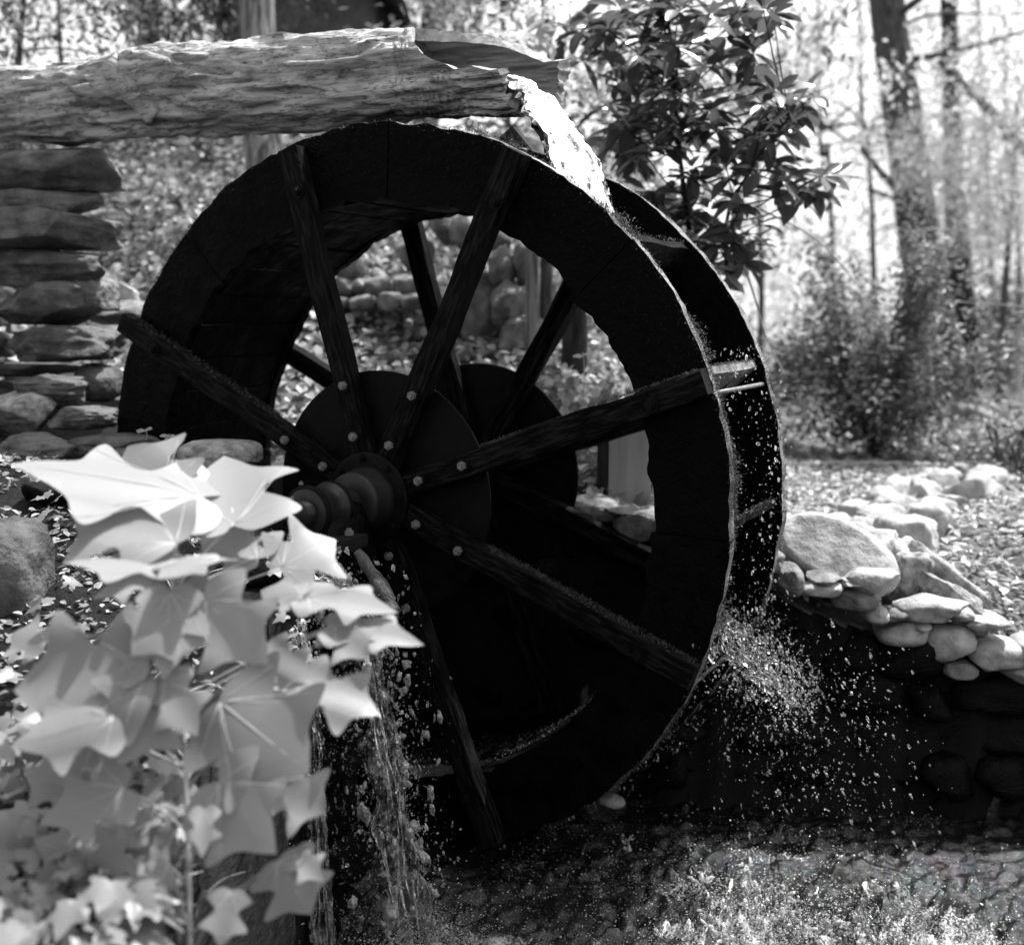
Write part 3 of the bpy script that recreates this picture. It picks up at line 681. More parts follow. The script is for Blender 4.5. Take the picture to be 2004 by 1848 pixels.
# stone work on the hillside seen through the spokes
ter = thing('terrace_wall', 'rounded stones of a low terrace wall seen between the wheel spokes', 'stone wall', (-1.5, 2.5, .9))
for a in [(640, 492, 716, 552, 2.55), (655, 540, 700, 580, 2.5), (692, 545, 722, 578, 2.5), (715, 540, 768, 585, 2.5), (725, 528, 765, 556, 2.6), (768, 530, 830, 590, 2.6), (620, 545, 662, 585, 2.5),
          (600, 575, 690, 612, 2.4), (685, 575, 740, 608, 2.4), (735, 572, 790, 608, 2.4), (785, 570, 850, 606, 2.4), (560, 580, 610, 620, 2.4), (830, 560, 900, 600, 2.5),
          (770, 455, 850, 535, 2.8), (840, 420, 905, 480, 2.9), (880, 430, 960, 500, 2.9)]:
    stone_px(ter, *a, .3, A, 4.2, .06, 8, 3)
crop = thing('outcrop', 'tall grey rock face rising from the ivy behind the wheel hub', 'rock outcrop', (-.6, 2.7, .9))
for a in [(900, 520, 985, 700, 2.7), (955, 480, 1010, 560, 2.75), (960, 550, 1030, 640, 2.65), (975, 620, 1045, 720, 2.6), (1000, 480, 1050, 560, 2.8), (930, 420, 1000, 500, 2.9), (870, 560, 930, 700, 2.8)]:
    stone_px(crop, *a, .3, A, 3.6, .09, 8, 4)
def post(name, lab, cat, part, u, vb, vt, y, r0, mat, lean=0.0):
    b = aty(u, vb, y); tp = aty(u+lean, vt, y); t = thing(name, lab, cat, b)
    V, F = tube(curve_pts([(0, 0, -.2), (tp-b)*.5, tp-b], 20), np.linspace(r0*1.15, r0*.9, 20), 16, rough=.06, seed=int(u)); link(part, MB().add(V, F).mesh(part, mat), t)
post('gate_post', 'smooth grey round post standing against the rock face', 'post', 'post', 1042, 720, 470, 2.5, .045, M['bark_pale'])
b = aty(1232, 1000, 1.28); t = thing('timber_post', 'weathered grey square timber post on the stones behind the right spoke', 'post', b)
link('post', MB().add(*box(0, 0, .2, .2, .22, .6)).mesh('post', M['board'], False), t); t.rotation_euler = (0, .0, .35)
V, F = box(-.13, 0, .2, .05, .24, .58); link('shaded_face', MB().add(V, F).mesh('shaded_face', M['bark_dark'], False), t)  # dark slab added as the shaded left face of the post
# stick by the pier
p0, p1 = aty(700, 1080, -.62), aty(770, 1200, -.7); t = thing('dead_branch', 'short broken dead branch leaning on the pier below the axle', 'branch', p1)
V, F = tube(curve_pts([p0-p1, (p0-p1)*.5+np.array([.01, 0, 0]), (0, 0, 0)], 16), np.linspace(.018, .032, 16), 10, rough=.25, seed=5); link('branch', MB().add(V, F).mesh('branch', M['bark']), t)
# white stone just above the pool
P = atz(1193, 1568, -1.5); t = thing('rock', 'small pale rounded stone poking out of the pool behind the wheel', 'rock', P)
link('boulder', rock_mesh('boulder', (.15, .1, .07), 511, B, 2.6, 3, .05, 4), t)

# cabin far up the slope
cb = thing('cabin', 'dark shingled cabin roof showing above the log trough', 'cabin', atd(640, 60, 13.0)+np.array([0, 0, -1.0]))
cb.rotation_euler = (0, 0, -YAW)
link('wall', MB().add(*box(-.1, 0, .2, 1.5, 2, 2.2)).mesh('wall', M['wall_wood'], False), cb)
for s_ in (-1, 1):
    V, F = box(0, 0, 0, 1.5, 2.6, .07); o = link('roof', MB().add(V, F).mesh('roof', M['shingle'], False), cb, (-.1+s_*.5, 0, 1.46)); o.rotation_euler = (0, s_*.72, 0)
# ------------------------------------------------------------------ ground cover, litter, grass
def scatter(n, xr, yr, ok): 
    x = rng.uniform(*xr, n); y = rng.uniform(*yr, n); k = ok(x, y); return x[k], y[k]
def hill_t(x, y): xb = 1.8-.3*(y-1); return np.clip((xb-x)/1.8, 0, 1)
def cover(n, xr, yr, s0, s1, h):
    x, y = scatter(n, xr, yr, lambda x, y: (hill_t(x, y) > .35+.2*vnoise(np.stack([x*2, y*2, 0*x], 1), 5)) & (y > yb(x)+.12) & ~((x < -1.6) & (y < 1.0)))
    z = ground_z(x, y)+rng.uniform(0, h, len(x))+.05*vnoise(np.stack([x*3, y*3, 0*x], 1), 9)
    P = np.stack([x, y, z], 1); return P, rng.uniform(s0, s1, len(x))
P1, S1 = cover(17000, (-6.5, 1.2), (1.0, 4.2), .045, .085, .12)
P2, S2 = cover(17000, (-12, 1.5), (4, 12), .06, .12, .2)
x, y = scatter(9000, (-9, -1.6), (-4, 1.0), lambda x, y: ~((x > -3.1) & (y > -.1)) & ((x < -2) | (y < -1.2)))
P3_ = np.stack([x, y, ground_z(x, y)+rng.uniform(0, .1, len(x))], 1)
P = np.concatenate([P1, P2, P3_]); S = np.concatenate([S1, S2, rng.uniform(.05, .1, len(x))])
leaf_cloud('ground_ivy', P, upnorm(len(P), .55, (0, -.35, .8)), S, M['leaf_cover'], None, .85, .3, kind='stuff')['label'] = 'ivy ground cover spread over the hillside behind the wheel'
def litter(n, xr, yr, s0, s1):
    x, y = scatter(n, xr, yr, lambda x, y: (hill_t(x, y) < .55) & (y > yb(x)+.16) & ~((y > 10.5) & (x > -2)))
    z = ground_z(x, y)+rng.uniform(.005, .05, len(x)); return np.stack([x, y, z], 1), rng.uniform(s0, s1, len(x))
P1, S1 = litter(15000, (.4, 4.5), (1.0, 6), .04, .085); P2, S2 = litter(7000, (-1, 6), (6, 12), .06, .11)
P = np.concatenate([P1, P2]); S = np.concatenate([S1, S2])
leaf_cloud('fallen_leaves', P, upnorm(len(P), .4), S, M['litter'], None, .38, .5, kind='stuff')['label'] = 'dry fallen leaves carpeting the right bank'
x, y = scatter(60000, (-3, 9), (7.0, 24), lambda x, y: (y > 9.5+1.2*vnoise(np.stack([x, y, 0*x], 1), 3)-.5*(x > 1.5)) & (hill_t(x, y) < .3))
P = np.stack([x, y, ground_z(x, y)+.03], 1)
leaf_cloud('lawn_grass', P, rng.normal(size=(len(P), 3))*np.array([1, 1, .1]), rng.uniform(.08, .2, len(P)), M['grass'], None, .12, .1, droop=upnorm(len(P), .35), kind='stuff', pts=4)['label'] = 'bright sunlit lawn grass beyond the kerb'

# ------------------------------------------------------------------ leaf shapes
def lobed(name, half, mat, curl=.12, fold=.1, wave=.03, seed=1, cuts=1):
    bm = bmesh.new(); pts = list(half)+[(x, -y) for x, y in half[::-1] if y > 0]
    f = bm.faces.new([bm.verts.new((x, y, 0)) for x, y in pts])
    bmesh.ops.triangulate(bm, faces=[f]); bmesh.ops.subdivide_edges(bm, edges=bm.edges[:], cuts=cuts, use_grid_fill=True)
    r = np.random.default_rng(seed); ph = r.uniform(0, 6, 3); ca, cb2 = r.uniform(.6, 1.4, 2)
    def zf(x, y): return -curl*ca*x*x+fold*cb2*abs(y)-.5*fold*y*y*3+wave*math.sin(x*7+ph[0])*(abs(y)*2)+wave*math.sin(y*9+ph[1])
    for v in bm.verts: v.co.z = zf(v.co.x, v.co.y)
    me = bpy.data.meshes.new(name); bm.to_mesh(me); bm.free(); me.materials.append(mat)
    for p in me.polygons: p.use_smooth = True
    return me, zf
def smooth_half(h):
    p = curve_pts([(x, y, 0) for x, y in h], len(h)*3-2); return [(float(x), max(float(y), .004) if 0 < i < len(p)-1 else 0.0) for i, (x, y, _) in enumerate(p)]
TULIP = smooth_half([(0, 0), (-.05, .12), (-.03, .28), (.05, .44), (.14, .58), (.21, .53), (.28, .40), (.35, .30), (.42, .28), (.50, .38), (.60, .53), (.70, .60), (.74, .48), (.76, .34), (.81, .23), (.89, .16), (.95, .09), (1.03, 0)])
TULIP2 = smooth_half([(0, 0), (-.12, .14), (-.08, .33), (.05, .51), (.15, .46), (.25, .34), (.33, .26), (.42, .30), (.50, .44), (.59, .56), (.66, .44), (.70, .29), (.78, .20), (.9, .12), (1.05, 0)])
IVY = [(0, 0), (-.16, .12), (-.2, .3), (-.1, .44), (.08, .30), (.2, .36), (.36, .52), (.46, .50), (.48, .3), (.54, .2), (.72, .14), (1.0, 0)]
OVAL = [(0, 0), (.12, .07), (.3, .15), (.5, .19), (.7, .17), (.88, .09), (1.0, 0)]
def veins(zf, half, mat, tips):
    mb = MB()
    for (tx, ty) in tips:
        for s_ in ((1, -1) if ty else (1,)):
            q = [(.02+(tx-.02)*t, s_*ty*t**.9) for t in np.linspace(0, .92, 7)]
            V, F = tube([(x, y, zf(x, y)+.001) for x, y in q], np.linspace(.0045, .0015, 7), 4); mb.add(V, F)
    return mb.mesh('vein', mat)
M['vein'] = solid_mat('leaf_vein', .5, .6, 9, .5, .3, 0)
BIGL = []
for i in range(6):
    me, zf = lobed('broad_leaf', TULIP if i % 2 else TULIP2, M['leaf_big'], (.08, .16, .03, .2, .12, .05)[i], (.05, .08, .10, .04, .07, .09)[i], .022, i+3, 2)
    BIGL.append((me, veins(zf, None, M['vein'], [(.98, 0), (.70, .52), (.2, .5), (.5, .3)])))
IVYL = [lobed('ivy_leaf', IVY, M['leaf_ivy'], .2, .15, .03, i+9, 1)[0] for i in range(4)]
RHOL = [lobed('leathery_leaf', OVAL, M['leaf_rhodo'], (.1, .3, .5, .2)[i], (.5, .35, .5, .7)[i], .01, i+2, 1)[0] for i in range(4)]
BUSHL = [lobed('small_leaf', OVAL, M['leaf_bush'], .2, .4, .01, i+2, 0)[0] for i in range(3)]
def basis(X, Nh):
    X = np.asarray(X, float); L = np.linalg.norm(X); X = X/L; Z = Nh-X*(Nh@X); Z /= np.linalg.norm(Z)+1e-9; Y = np.cross(Z, X); return L, X, Y, Z
def put_leaf(name, me, par, b, tip, Nh, wid=1.0):
    L, X, Y, Z = basis(np.asarray(tip)-np.asarray(b), np.asarray(Nh, float))
    o = link(name, me, par); o.matrix_local = Matrix(((X[0]*L, Y[0]*L*wid, Z[0]*L, b[0]-par.location[0]), (X[1]*L, Y[1]*L*wid, Z[1]*L, b[1]-par.location[1]), (X[2]*L, Y[2]*L*wid, Z[2]*L, b[2]-par.location[2]), (0, 0, 0, 1)))
    return o
# ------------------------------------------------------------------ foreground sapling
root = atd(372, 1870, 2.5)
sap = thing('tulip_sapling', 'young sapling with big pale lobed leaves in front of the wheel', 'sapling', root)
STEM = [atd(372, 1900, 2.5), atd(368, 1650, 2.55), atd(362, 1480, 2.62), atd(345, 1300, 2.7), atd(335, 1130, 2.78), atd(322, 980, 2.95)]
SP = curve_pts(STEM, 60); V, F = tube(SP-root, np.linspace(.0065, .0035, 60), 8); link('stem', MB().add(V, F).mesh('stem', M['pale_stem']), sap)
LV = [(395, 978, 8, 884, 2.9, 2.75, .8, .9, .4), (325, 968, 240, 857, 2.95, 3.05, 1.15, .5, .8), (458, 1024, 436, 878, 2.85, 3.1, 1.15, .55, .8), (550, 1112, 662, 1040, 2.9, 2.98, 1.3, .6, .7),
      (505, 1090, 384, 1036, 2.9, 3.0, 1.1, .75, .5), (345, 1062, 130, 1003, 2.7, 2.8, .9, .85, .4), (345, 1108, 122, 1088, 2.65, 2.6, .9, .85, .4), (430, 1090, 300, 1118, 2.65, 2.5, .9, .9, .35),
      (600, 1168, 785, 1192, 2.75, 2.7, .7, .8, .45), (592, 1168, 502, 1142, 2.75, 2.8, 1.0, .75, .5), (650, 1228, 834, 1246, 2.7, 2.65, .65, .75, .5), (655, 1222, 722, 1288, 2.7, 2.6, .9, .5, .7),
      (334, 1160, 318, 1335, 2.55, 2.45, .8, .3, .9), (350, 1152, 472, 1195, 2.62, 2.55, .8, .75, .5), (300, 1130, 175, 1168, 2.6, 2.55, .8, .8, .45), (372, 1182, 248, 1275, 2.55, 2.45, 1.0, .3, .9),
      (400, 1172, 525, 1302, 2.55, 2.5, 1.15, .3, .9), (295, 1312, 2, 1348, 2.5, 2.5, .95, .45, .85), (292, 1292, 188, 1236, 2.5, 2.58, 1.0, .4, .9), (288, 1330, 232, 1505, 2.5, 2.42, 1.15, .15, 1),
      (322, 1332, 388, 1442, 2.5, 2.45, 1.0, .2, 1), (430, 1372, 602, 1512, 2.55, 2.45, 1.2, .2, 1), (425, 1530, 532, 1675, 2.5, 2.4, 1.25, .1, 1), (540, 1530, 644, 1592, 2.5, 2.5, 1.2, .35, .85),
      (245, 1542, 66, 1612, 2.5, 2.45, .9, .5, .8), (582, 1332, 752, 1392, 2.6, 2.55, .75, .6, .7), (545, 1340, 640, 1352, 2.6, 2.62, .9, .7, .5), (545, 1682, 607, 1795, 2.5, 2.45, 1.2, .2, 1),
      (580, 1672, 632, 1722, 2.5, 2.45, 1., .4, .8), (452, 1742, 428, 1860, 2.4, 2.35, .8, .2, 1), (225, 1402, 8, 1460, 2.46, 2.4, .85, .5, .7), (520, 1270, 610, 1330, 2.6, 2.58, .9, .5, .7), (400, 1585, 395, 1680, 2.45, 2.4, .8, .2, 1),
      (190, 1440, 60, 1530, 2.6, 2.55, 1, .4, .8), (150, 1560, 40, 1500, 2.62, 2.6, 1, .4, .8), (330, 1690, 250, 1740, 2.5, 2.45, 1.1, .3, .9), (170, 1680, 60, 1640, 2.6, 2.6, 1.1, .4, .8), (250, 1620, 330, 1700, 2.55, 2.5, 1, .3, .9),
      (470, 1440, 380, 1500, 2.62, 2.6, 1, .3, .9), (90, 1260, 10, 1230, 2.9, 2.95, 1, .6, .6), (150, 1330, 60, 1290, 2.75, 2.8, 1, .6, .6), (480, 1330, 560, 1390, 2.62, 2.6, 1, .4, .8), (90, 1760, 20, 1820, 2.5, 2.45, 1, .4, .8), (200, 1790, 260, 1850, 2.5, 2.45, 1, .3, .9)]
CAMD = -FW
for i, (ub, vb, ut, vt, db, dt, wd, nu_, nc) in enumerate(LV):
    b, tp = atd(ub, vb, db), atd(ut, vt, dt); me, vn = BIGL[i % 6]
    nh = np.array([0, 0, 1.0])*nu_+CAMD*nc+np.array([R.uniform(-.2, .2), R.uniform(-.2, .2), 0])
    tp = b+(tp-b)*.92
    o = put_leaf('leaf', me, sap, b, tp, nh, wd*.95); link('vein', vn, o)
    k = min(59, max(0, int(np.argmin(np.linalg.norm(SP-b, axis=1))-6))); a = SP[k]
    V, F = tube(curve_pts([a-root, (a+b)/2-root+np.array([0, 0, .01]), b-root], 10), np.linspace(.0028, .0018, 10), 6); link('petiole', MB().add(V, F).mesh('petiole', M['pale_stem']), sap)
# ------------------------------------------------------------------ foreground ivy
ivy = thing('ivy_patch', 'trailing ivy with lobed leaves covering the bank at the lower left', 'ivy', (.6, -1.9, -.6))
def bankp(u, v, h):
    # walk down the ray until it meets the bank
    for D_ in np.linspace(2.0, 4.6, 66):
        p = atd(u, v, D_)
        if p[0] < float(bank_edge(p[1]))+.06 and p[2] < float(ground_z(min(p[0], float(bank_edge(p[1]))-.02), p[1]))+h: return p
    return None
cnt = 0
for _ in range(1500):
    if cnt >= 292: break
    t = R.random()
    if t < .62: u, v = R.uniform(-40, 345), R.uniform(1400, 1870)
    elif t < .86: u, v = R.uniform(-30, 330), R.uniform(960, 1420)
    else: u, v = R.uniform(300, 680), R.uniform(1050, 1300)
    p = bankp(u, v, R.uniform(.02, .16))
    if p is None: continue
    s_ = R.uniform(.05, .115)*(1.0 if v > 1400 else .6)
    a = R.uniform(0, 6.28); d = np.array([math.cos(a), math.sin(a), R.uniform(-.6, .1)]); d /= np.linalg.norm(d)
    put_leaf('leaf', IVYL[cnt % 4], ivy, p, p+d*s_, np.array([0, 0, .7])+CAMD*R.uniform(.3, .9)+rng.normal(size=3)*.3, R.uniform(.9, 1.2)); cnt += 1
for _ in range(46):
    u, v = R.uniform(-30, 520), R.uniform(1080, 1860); p = bankp(u, v, R.uniform(.02, .1)); q = bankp(u+R.uniform(-170, 170), v+R.uniform(-90, 70), R.uniform(.02, .1))
    if p is None or q is None: continue
    o_ = np.array(ivy.location); V, F = tube(curve_pts([p-o_, (p+q)/2-o_+np.array([0, 0, R.uniform(0, .05)]), q-o_], 14), R.uniform(.0012, .003), 5); link('vine', MB().add(V, F).mesh('vine', R.choice([M['pale_stem'], M['twig']])), ivy)
x, y = scatter(9000, (-1.6, 1.6), (-2.9, -.3), lambda x, y: x < bank_edge(y)-.01)
P = np.stack([x, y, ground_z(x, y)+rng.uniform(0, .035, len(x))], 1); wet_ = (vnoise(np.stack([x*3, y*3, 0*x], 1), 8) > -.1) | (y < -1.6)
P = P[wet_]; leaf_cloud('bank_undergrowth', P, upnorm(len(P), .5), rng.uniform(.015, .045, len(P)), M['leaf_cover'], None, .6, .3, kind='stuff')['label'] = 'small creeping leaves on the wet bank below the sapling'
mb = MB()
for _ in range(90):
    x, y = R.uniform(.9, 4), R.uniform(1.3, 6.5)
    if y < float(yb(x))+.3 or float(hill_t(x, y)) > .5: continue
    a = R.uniform(0, 6.28); L = R.uniform(.06, .3); z = float(ground_z(x, y))+.035
    V, F = tube(curve_pts([(x, y, z), (x+L*.5*math.cos(a)+R.uniform(-.02, .02), y+L*.5*math.sin(a), z+.015), (x+L*math.cos(a), y+L*math.sin(a), z)], 6), R.uniform(.003, .007), 5); mb.add(V, F)
o = link('twig_litter', mb.mesh('twig_litter', M['stick'])); o['kind'] = 'stuff'; o['label'] = 'dead twigs scattered over the leaf litter'
# small sprigs standing on stones
def sprig(lab, u, v, y, n, s_, h, name='seedling'):
    b = aty(u, v, y); t = thing(name, lab, 'seedling', b)
    V, F = tube(curve_pts([(0, 0, 0), (.01, 0, h*.5), (0, 0, h)], 8), .0025, 5); link('stem', MB().add(V, F).mesh('stem', M['pale_stem']), t)
    for i in range(n):
        a = i*2*math.pi/n+R.uniform(-.3, .3); p = b+np.array([0, 0, h*R.uniform(.75, 1)]); put_leaf('leaf', BUSHL2[i % 2], t, p, p+s_*np.array([math.cos(a), math.sin(a), R.uniform(0, .4)]), np.array([0, -.5, .8]), 1.5)
BUSHL2 = [lobed('sprig_leaf', OVAL, M['leaf_big'], .2, .3, .01, i+5, 1)[0] for i in range(2)]
sprig('tiny three leaved seedling on the stone beside the wheel rim', 285, 862, -.25, 4, .045, .05)
sprig('tiny seedling right of the first one on the dark stone', 330, 865, -.28, 5, .04, .03)
sprig('pale seedling growing between the cobbles and ridged slab', 1820, 1196, 1.35, 4, .06, .06)
sprig('thin pale sprout rising behind the right spoke in front of the dark trunk', 1140, 790, 1.4, 4, .06, .26)
# ------------------------------------------------------------------ rhododendron
rb = np.array([1.0, 2.3, -.4]); rho = thing('rhododendron', 'tall shrub with big dark leathery leaves behind the wheel', 'shrub', rb)
CL = [(1190, 60), (1290, 20), (1330, 90), (1250, 110), (1380, 30), (1450, 40), (1420, 110), (1300, 170), (1360, 200), (1240, 200), (1310, 260), (1400, 260), (1440, 180), (1500, 20), (1265, 300), (1350, 330), (1420, 330),
      (1540, 220), (1520, 180), (1480, 270), (1560, 200), (1500, 320), (1610, 345), (1560, 390), (1450, 390), (1390, 410), (1340, 400), (1480, 440), (1420, 480), (1370, 470), (1400, 530), (1530, 370), (1280, 380), (1440, 520), (1220, 250), (1330, 20), (1220, 20)]
ang = 0; nl = 0
main = [rb+np.array([0, 0, 0]), aty(1370, 560, 2.3), aty(1330, 300, 2.35), aty(1310, 60, 2.4), aty(1300, -60, 2.4)]
main2 = [rb, aty(1420, 500, 2.2), aty(1470, 330, 2.1), aty(1545, 230, 2.05)]
MP = np.concatenate([curve_pts(main, 40), curve_pts(main2, 40)])
for m_, r0 in ((main, .022), (main2, .014)):
    V, F = tube(curve_pts(m_, 40)-rb, np.linspace(r0, .006, 40), 8, rough=.1, seed=2); link('stem', MB().add(V, F).mesh('stem', M['bark_dark']), rho)
for i, (u, v) in enumerate(CL):
    y = 2.25+R.uniform(-.4, .35); c = aty(u+R.uniform(-6, 6), v, y); dn = np.linalg.norm(MP-c, axis=1)+(MP[:, 2] > c[2]-.12)*2; k = int(np.argmin(dn)); a = MP[k]
    ax = c-a; ax = ax/np.linalg.norm(ax)+np.array([0, 0, .5])
    V, F = tube(curve_pts([a-rb, (a+c)/2-rb-np.array([0, 0, .03]), c-rb], 10), np.linspace(.006, .003, 10), 6); link('branch', MB().add(V, F).mesh('branch', M['bark_dark']), rho)
    nlv = 8
    for j in range(nlv):
        th = j*2.4+R.uniform(-.4, .4); el = R.uniform(-.75, .65); d = np.array([math.cos(th)*math.cos(el), math.sin(th)*math.cos(el), math.sin(el)]); d = d+ax*.25
        L = R.uniform(.14, .22); d /= np.linalg.norm(d)
        put_leaf('leaf', RHOL[R.randrange(4)], rho, c+d*.012, c+d*L, np.array([0, 0, 1.])+rng.normal(size=3)*.35+CAMD*.25, R.uniform(.8, 1.15)); nl += 1
mb = MB(); RV = [(np.array([v.co[:] for v in m_.vertices]), [list(p.vertices) for p in m_.polygons]) for m_ in RHOL]
for i in range(118):
    u, v = CL[R.randrange(len(CL))]; c = aty(u+R.gauss(0, 30)-10, v+R.gauss(0, 34), 2.3+R.uniform(-.3, .5)); k = int(np.argmin(np.linalg.norm(MP-c, axis=1))); a = MP[k]
    V, F = tube(curve_pts([a-rb, (a+c)/2-rb-np.array([0, 0, .03]), c-rb], 8), np.linspace(.005, .003, 8), 5); link('branch', MB().add(V, F).mesh('branch', M['bark_dark']), rho)
    for j in range(8):
        th = j*2.4+R.uniform(-.4, .4); el = R.uniform(-.75, .65); d = np.array([math.cos(th)*math.cos(el), math.sin(th)*math.cos(el), math.sin(el)])
        L_, X, Yv, Z = basis(d*R.uniform(.13, .19), np.array([0, 0, 1.])+rng.normal(size=3)*.35+CAMD*.25); V0, F0 = RV[R.randrange(4)]
        mb.add(c-rb+L_*(V0[:, :1]*X+V0[:, 1:2]*Yv+V0[:, 2:]*Z), F0)
link('foliage', mb.mesh('foliage', M['leaf_rhodo']), rho)['kind'] = 'stuff'
# ------------------------------------------------------------------ bush on the right bank
bb = atz(1715, 895, -.45); bush = thing('bush', 'dense rounded leafy bush on the leaf litter beyond the kerb', 'bush', bb)
cs = []
for i in range(46):
    a = R.uniform(0, 6.28); sp_ = R.uniform(.2, .78); h = R.uniform(.85, 2.1)*(1.15-.45*sp_)
    p1 = np.array([math.cos(a)*sp_*.6, math.sin(a)*sp_*.6, h*.55]); p2 = np.array([math.cos(a)*sp_*1.15, math.sin(a)*sp_*1.15, h])
    Pc = curve_pts([(0, 0, -.05), p1, p2], 16); V, F = tube(Pc, np.linspace(.009, .002, 16), 5); link('stem', MB().add(V, F).mesh('stem', M['twig']), bush); cs.append(Pc)
cs = np.concatenate([c[5:] for c in cs]); 
q = clumps(cs, 8500, .055); q2 = clumps(np.array([(R.gauss(0, .44), R.gauss(0, .4), R.uniform(.05, .95)) for _ in range(90)]), 6500, .09)
q = np.concatenate([q, q2]); q[:, 2] = np.maximum(q[:, 2], .02)
leaf_cloud('foliage', q, upnorm(len(q), .5), rng.uniform(.045, .085, len(q)), M['leaf_bush'], bush, .42, .3, kind='stuff')
for i in range(240):
    c = cs[R.randrange(len(cs))]+np.array([R.gauss(0, .05), R.gauss(0, .05)-.06, R.gauss(0, .05)]); a = R.uniform(0, 6.28); o_ = bb+c
    put_leaf('leaf', BUSHL[i % 3], bush, o_, o_+R.uniform(.045, .075)*np.array([math.cos(a), math.sin(a), R.uniform(-.3, .3)]), upnorm(1, .4)[0], 1.1)
# ------------------------------------------------------------------ trees
def tree(name, lab, cat, trunk, r0, r1, mat, branches=(), crown=(), leafm='leaf_tree', asp=.5, group=None, rough=.08, fl=0.0, droop=None, up=.9):
    trunk = np.asarray(trunk, float); gz_ = float(ground_z(trunk[0][0], trunk[0][1]))-.12
    if trunk[0][2] > gz_+.1: trunk = np.concatenate([[[trunk[0][0], trunk[0][1], gz_]], trunk])
    b = trunk[0].copy(); t = thing(name, lab, cat, b, group)
    m = 50; Pc = curve_pts(trunk, m); rr = np.linspace(r0, r1, m); rr[:8] *= 1+fl*np.linspace(1, 0, 8)**2
    V, F = tube(Pc-b, rr, 20, rough=rough, seed=int(abs(b[0]*37))+1); link('trunk', MB().add(V, F).mesh('trunk', mat), t)
    for ctrl, ra, rb_ in branches:
        Pb = curve_pts(ctrl, 18); V, F = tube(Pb-b, np.linspace(ra, rb_, 18), 8, rough=.1, seed=3); link('branch', MB().add(V, F).mesh('branch', mat), t)
    if crown:
        Ps, Ss = [], []
        for cent, spread, n, s0, s1, sub in crown:
            cc = np.asarray(cent)+rng.normal(size=(max(3, n//90), 3))*np.asarray(spread); p = clumps(cc, n, sub); Ps.append(p); Ss.append(rng.uniform(s0, s1, n))
        P_ = np.concatenate(Ps); S_ = np.concatenate(Ss)
        D_ = None if droop is None else np.asarray(droop)+rng.normal(size=P_.shape)*.35
        leaf_cloud('crown', P_-b, upnorm(len(P_), up), S_, M[leafm], t, asp, .2, droop=D_, pts=4)
    return t
def T(u, v, d): return atd(u, v, d)
tree('pale_barked_tree', 'straight tree with pale ridged bark rising behind the log trough', 'tree', [T(520, 360, 8.6), T(512, 250, 8.6), T(505, 60, 8.6), T(498, -200, 8.6), T(490, -500, 8.7)], .15, .12, M['bark_pale'], fl=.3,
     branches=[([T(500, -150, 8.6), T(420, -210, 8.4), T(330, -190, 8.3)], .04, .015)], crown=[(T(480, -420, 8.8), (1.2, 1.2, .6), 1500, .08, .14, .25)])
tree('hemlock', 'dark drooping evergreen behind the log at the upper left', 'tree', [T(300, 300, 10.5), T(290, 0, 10.5), T(280, -500, 10.6)], .13, .06, M['bark_dark'],
     branches=[([T(290, y0, 10.5), T(290+s_*70, y0+10, 10.2), T(290+s_*150, y0+60, 9.9)], .02, .005) for y0 in (-120, -40, 30) for s_ in (-.5, 1)],
     crown=[(T(350, 60, 10.2), (.5, .5, .28), 1900, .05, .12, .1), (T(420, 40, 10.4), (.35, .4, .28), 1300, .05, .12, .1), (T(250, 95, 10.2), (.3, .4, .2), 700, .05, .12, .1), (T(330, -160, 10.4), (1, .7, .4), 900, .05, .12, .15)], leafm='leaf_dark', asp=.22, droop=(0, 0, -1))
tree('slender_tree', 'slender grey tree with round leaves at the far upper left', 'tree', [T(28, 260, 9), T(38, 100, 9), T(48, -40, 9), T(52, -300, 9)], .03, .02, M['bark'],
     branches=[([T(38, 100, 9), T(110, 95, 8.9), T(190, 105, 8.8)], .01, .004), ([T(44, 20, 9), T(100, -20, 8.9), T(160, -30, 8.8)], .01, .004)],
     crown=[(T(60, 50, 9), (.35, .35, .25), 330, .06, .11, .12), (T(130, 80, 9), (.3, .3, .2), 300, .06, .11, .12), (T(90, -60, 9), (.6, .5, .3), 500, .06, .11, .2)])
tree('curved_tree', 'thin dark tree with a curved fork behind the mouth of the log', 'tree', [T(1070, 520, 7.6), T(1082, 300, 7.6), T(1090, 170, 7.6), T(1104, 70, 7.6), T(1150, 20, 7.6), T(1230, -60, 7.6)], .045, .03, M['bark'],
     branches=[([T(1085, 200, 7.6), T(1076, 100, 7.5), T(1060, -30, 7.5)], .035, .015), ([T(1105, 270, 7.6), T(1180, 210, 7.5), T(1290, 205, 7.4)], .018, .006)],
     crown=[(T(1075, 60, 7.3), (.09, .1, .14), 160, .08, .13, .07), (T(1130, 130, 7.8), (.3, .4, .35), 300, .06, .1, .12), (T(1180, 260, 7.6), (.35, .4, .3), 700, .06, .1, .14), (T(1180, -80, 7.6), (.8, .6, .3), 250, .06, .1, .2)], leafm='leaf_pale')
tree('dark_trunk_tree', 'dark mossy trunk standing in ivy behind the rear plate of the wheel', 'tree', [aty(1122, 760, 2.3), aty(1125, 640, 2.3), aty(1118, 480, 2.35), aty(1110, 300, 2.4)], .085, .05, M['bark_dark'], fl=.4)
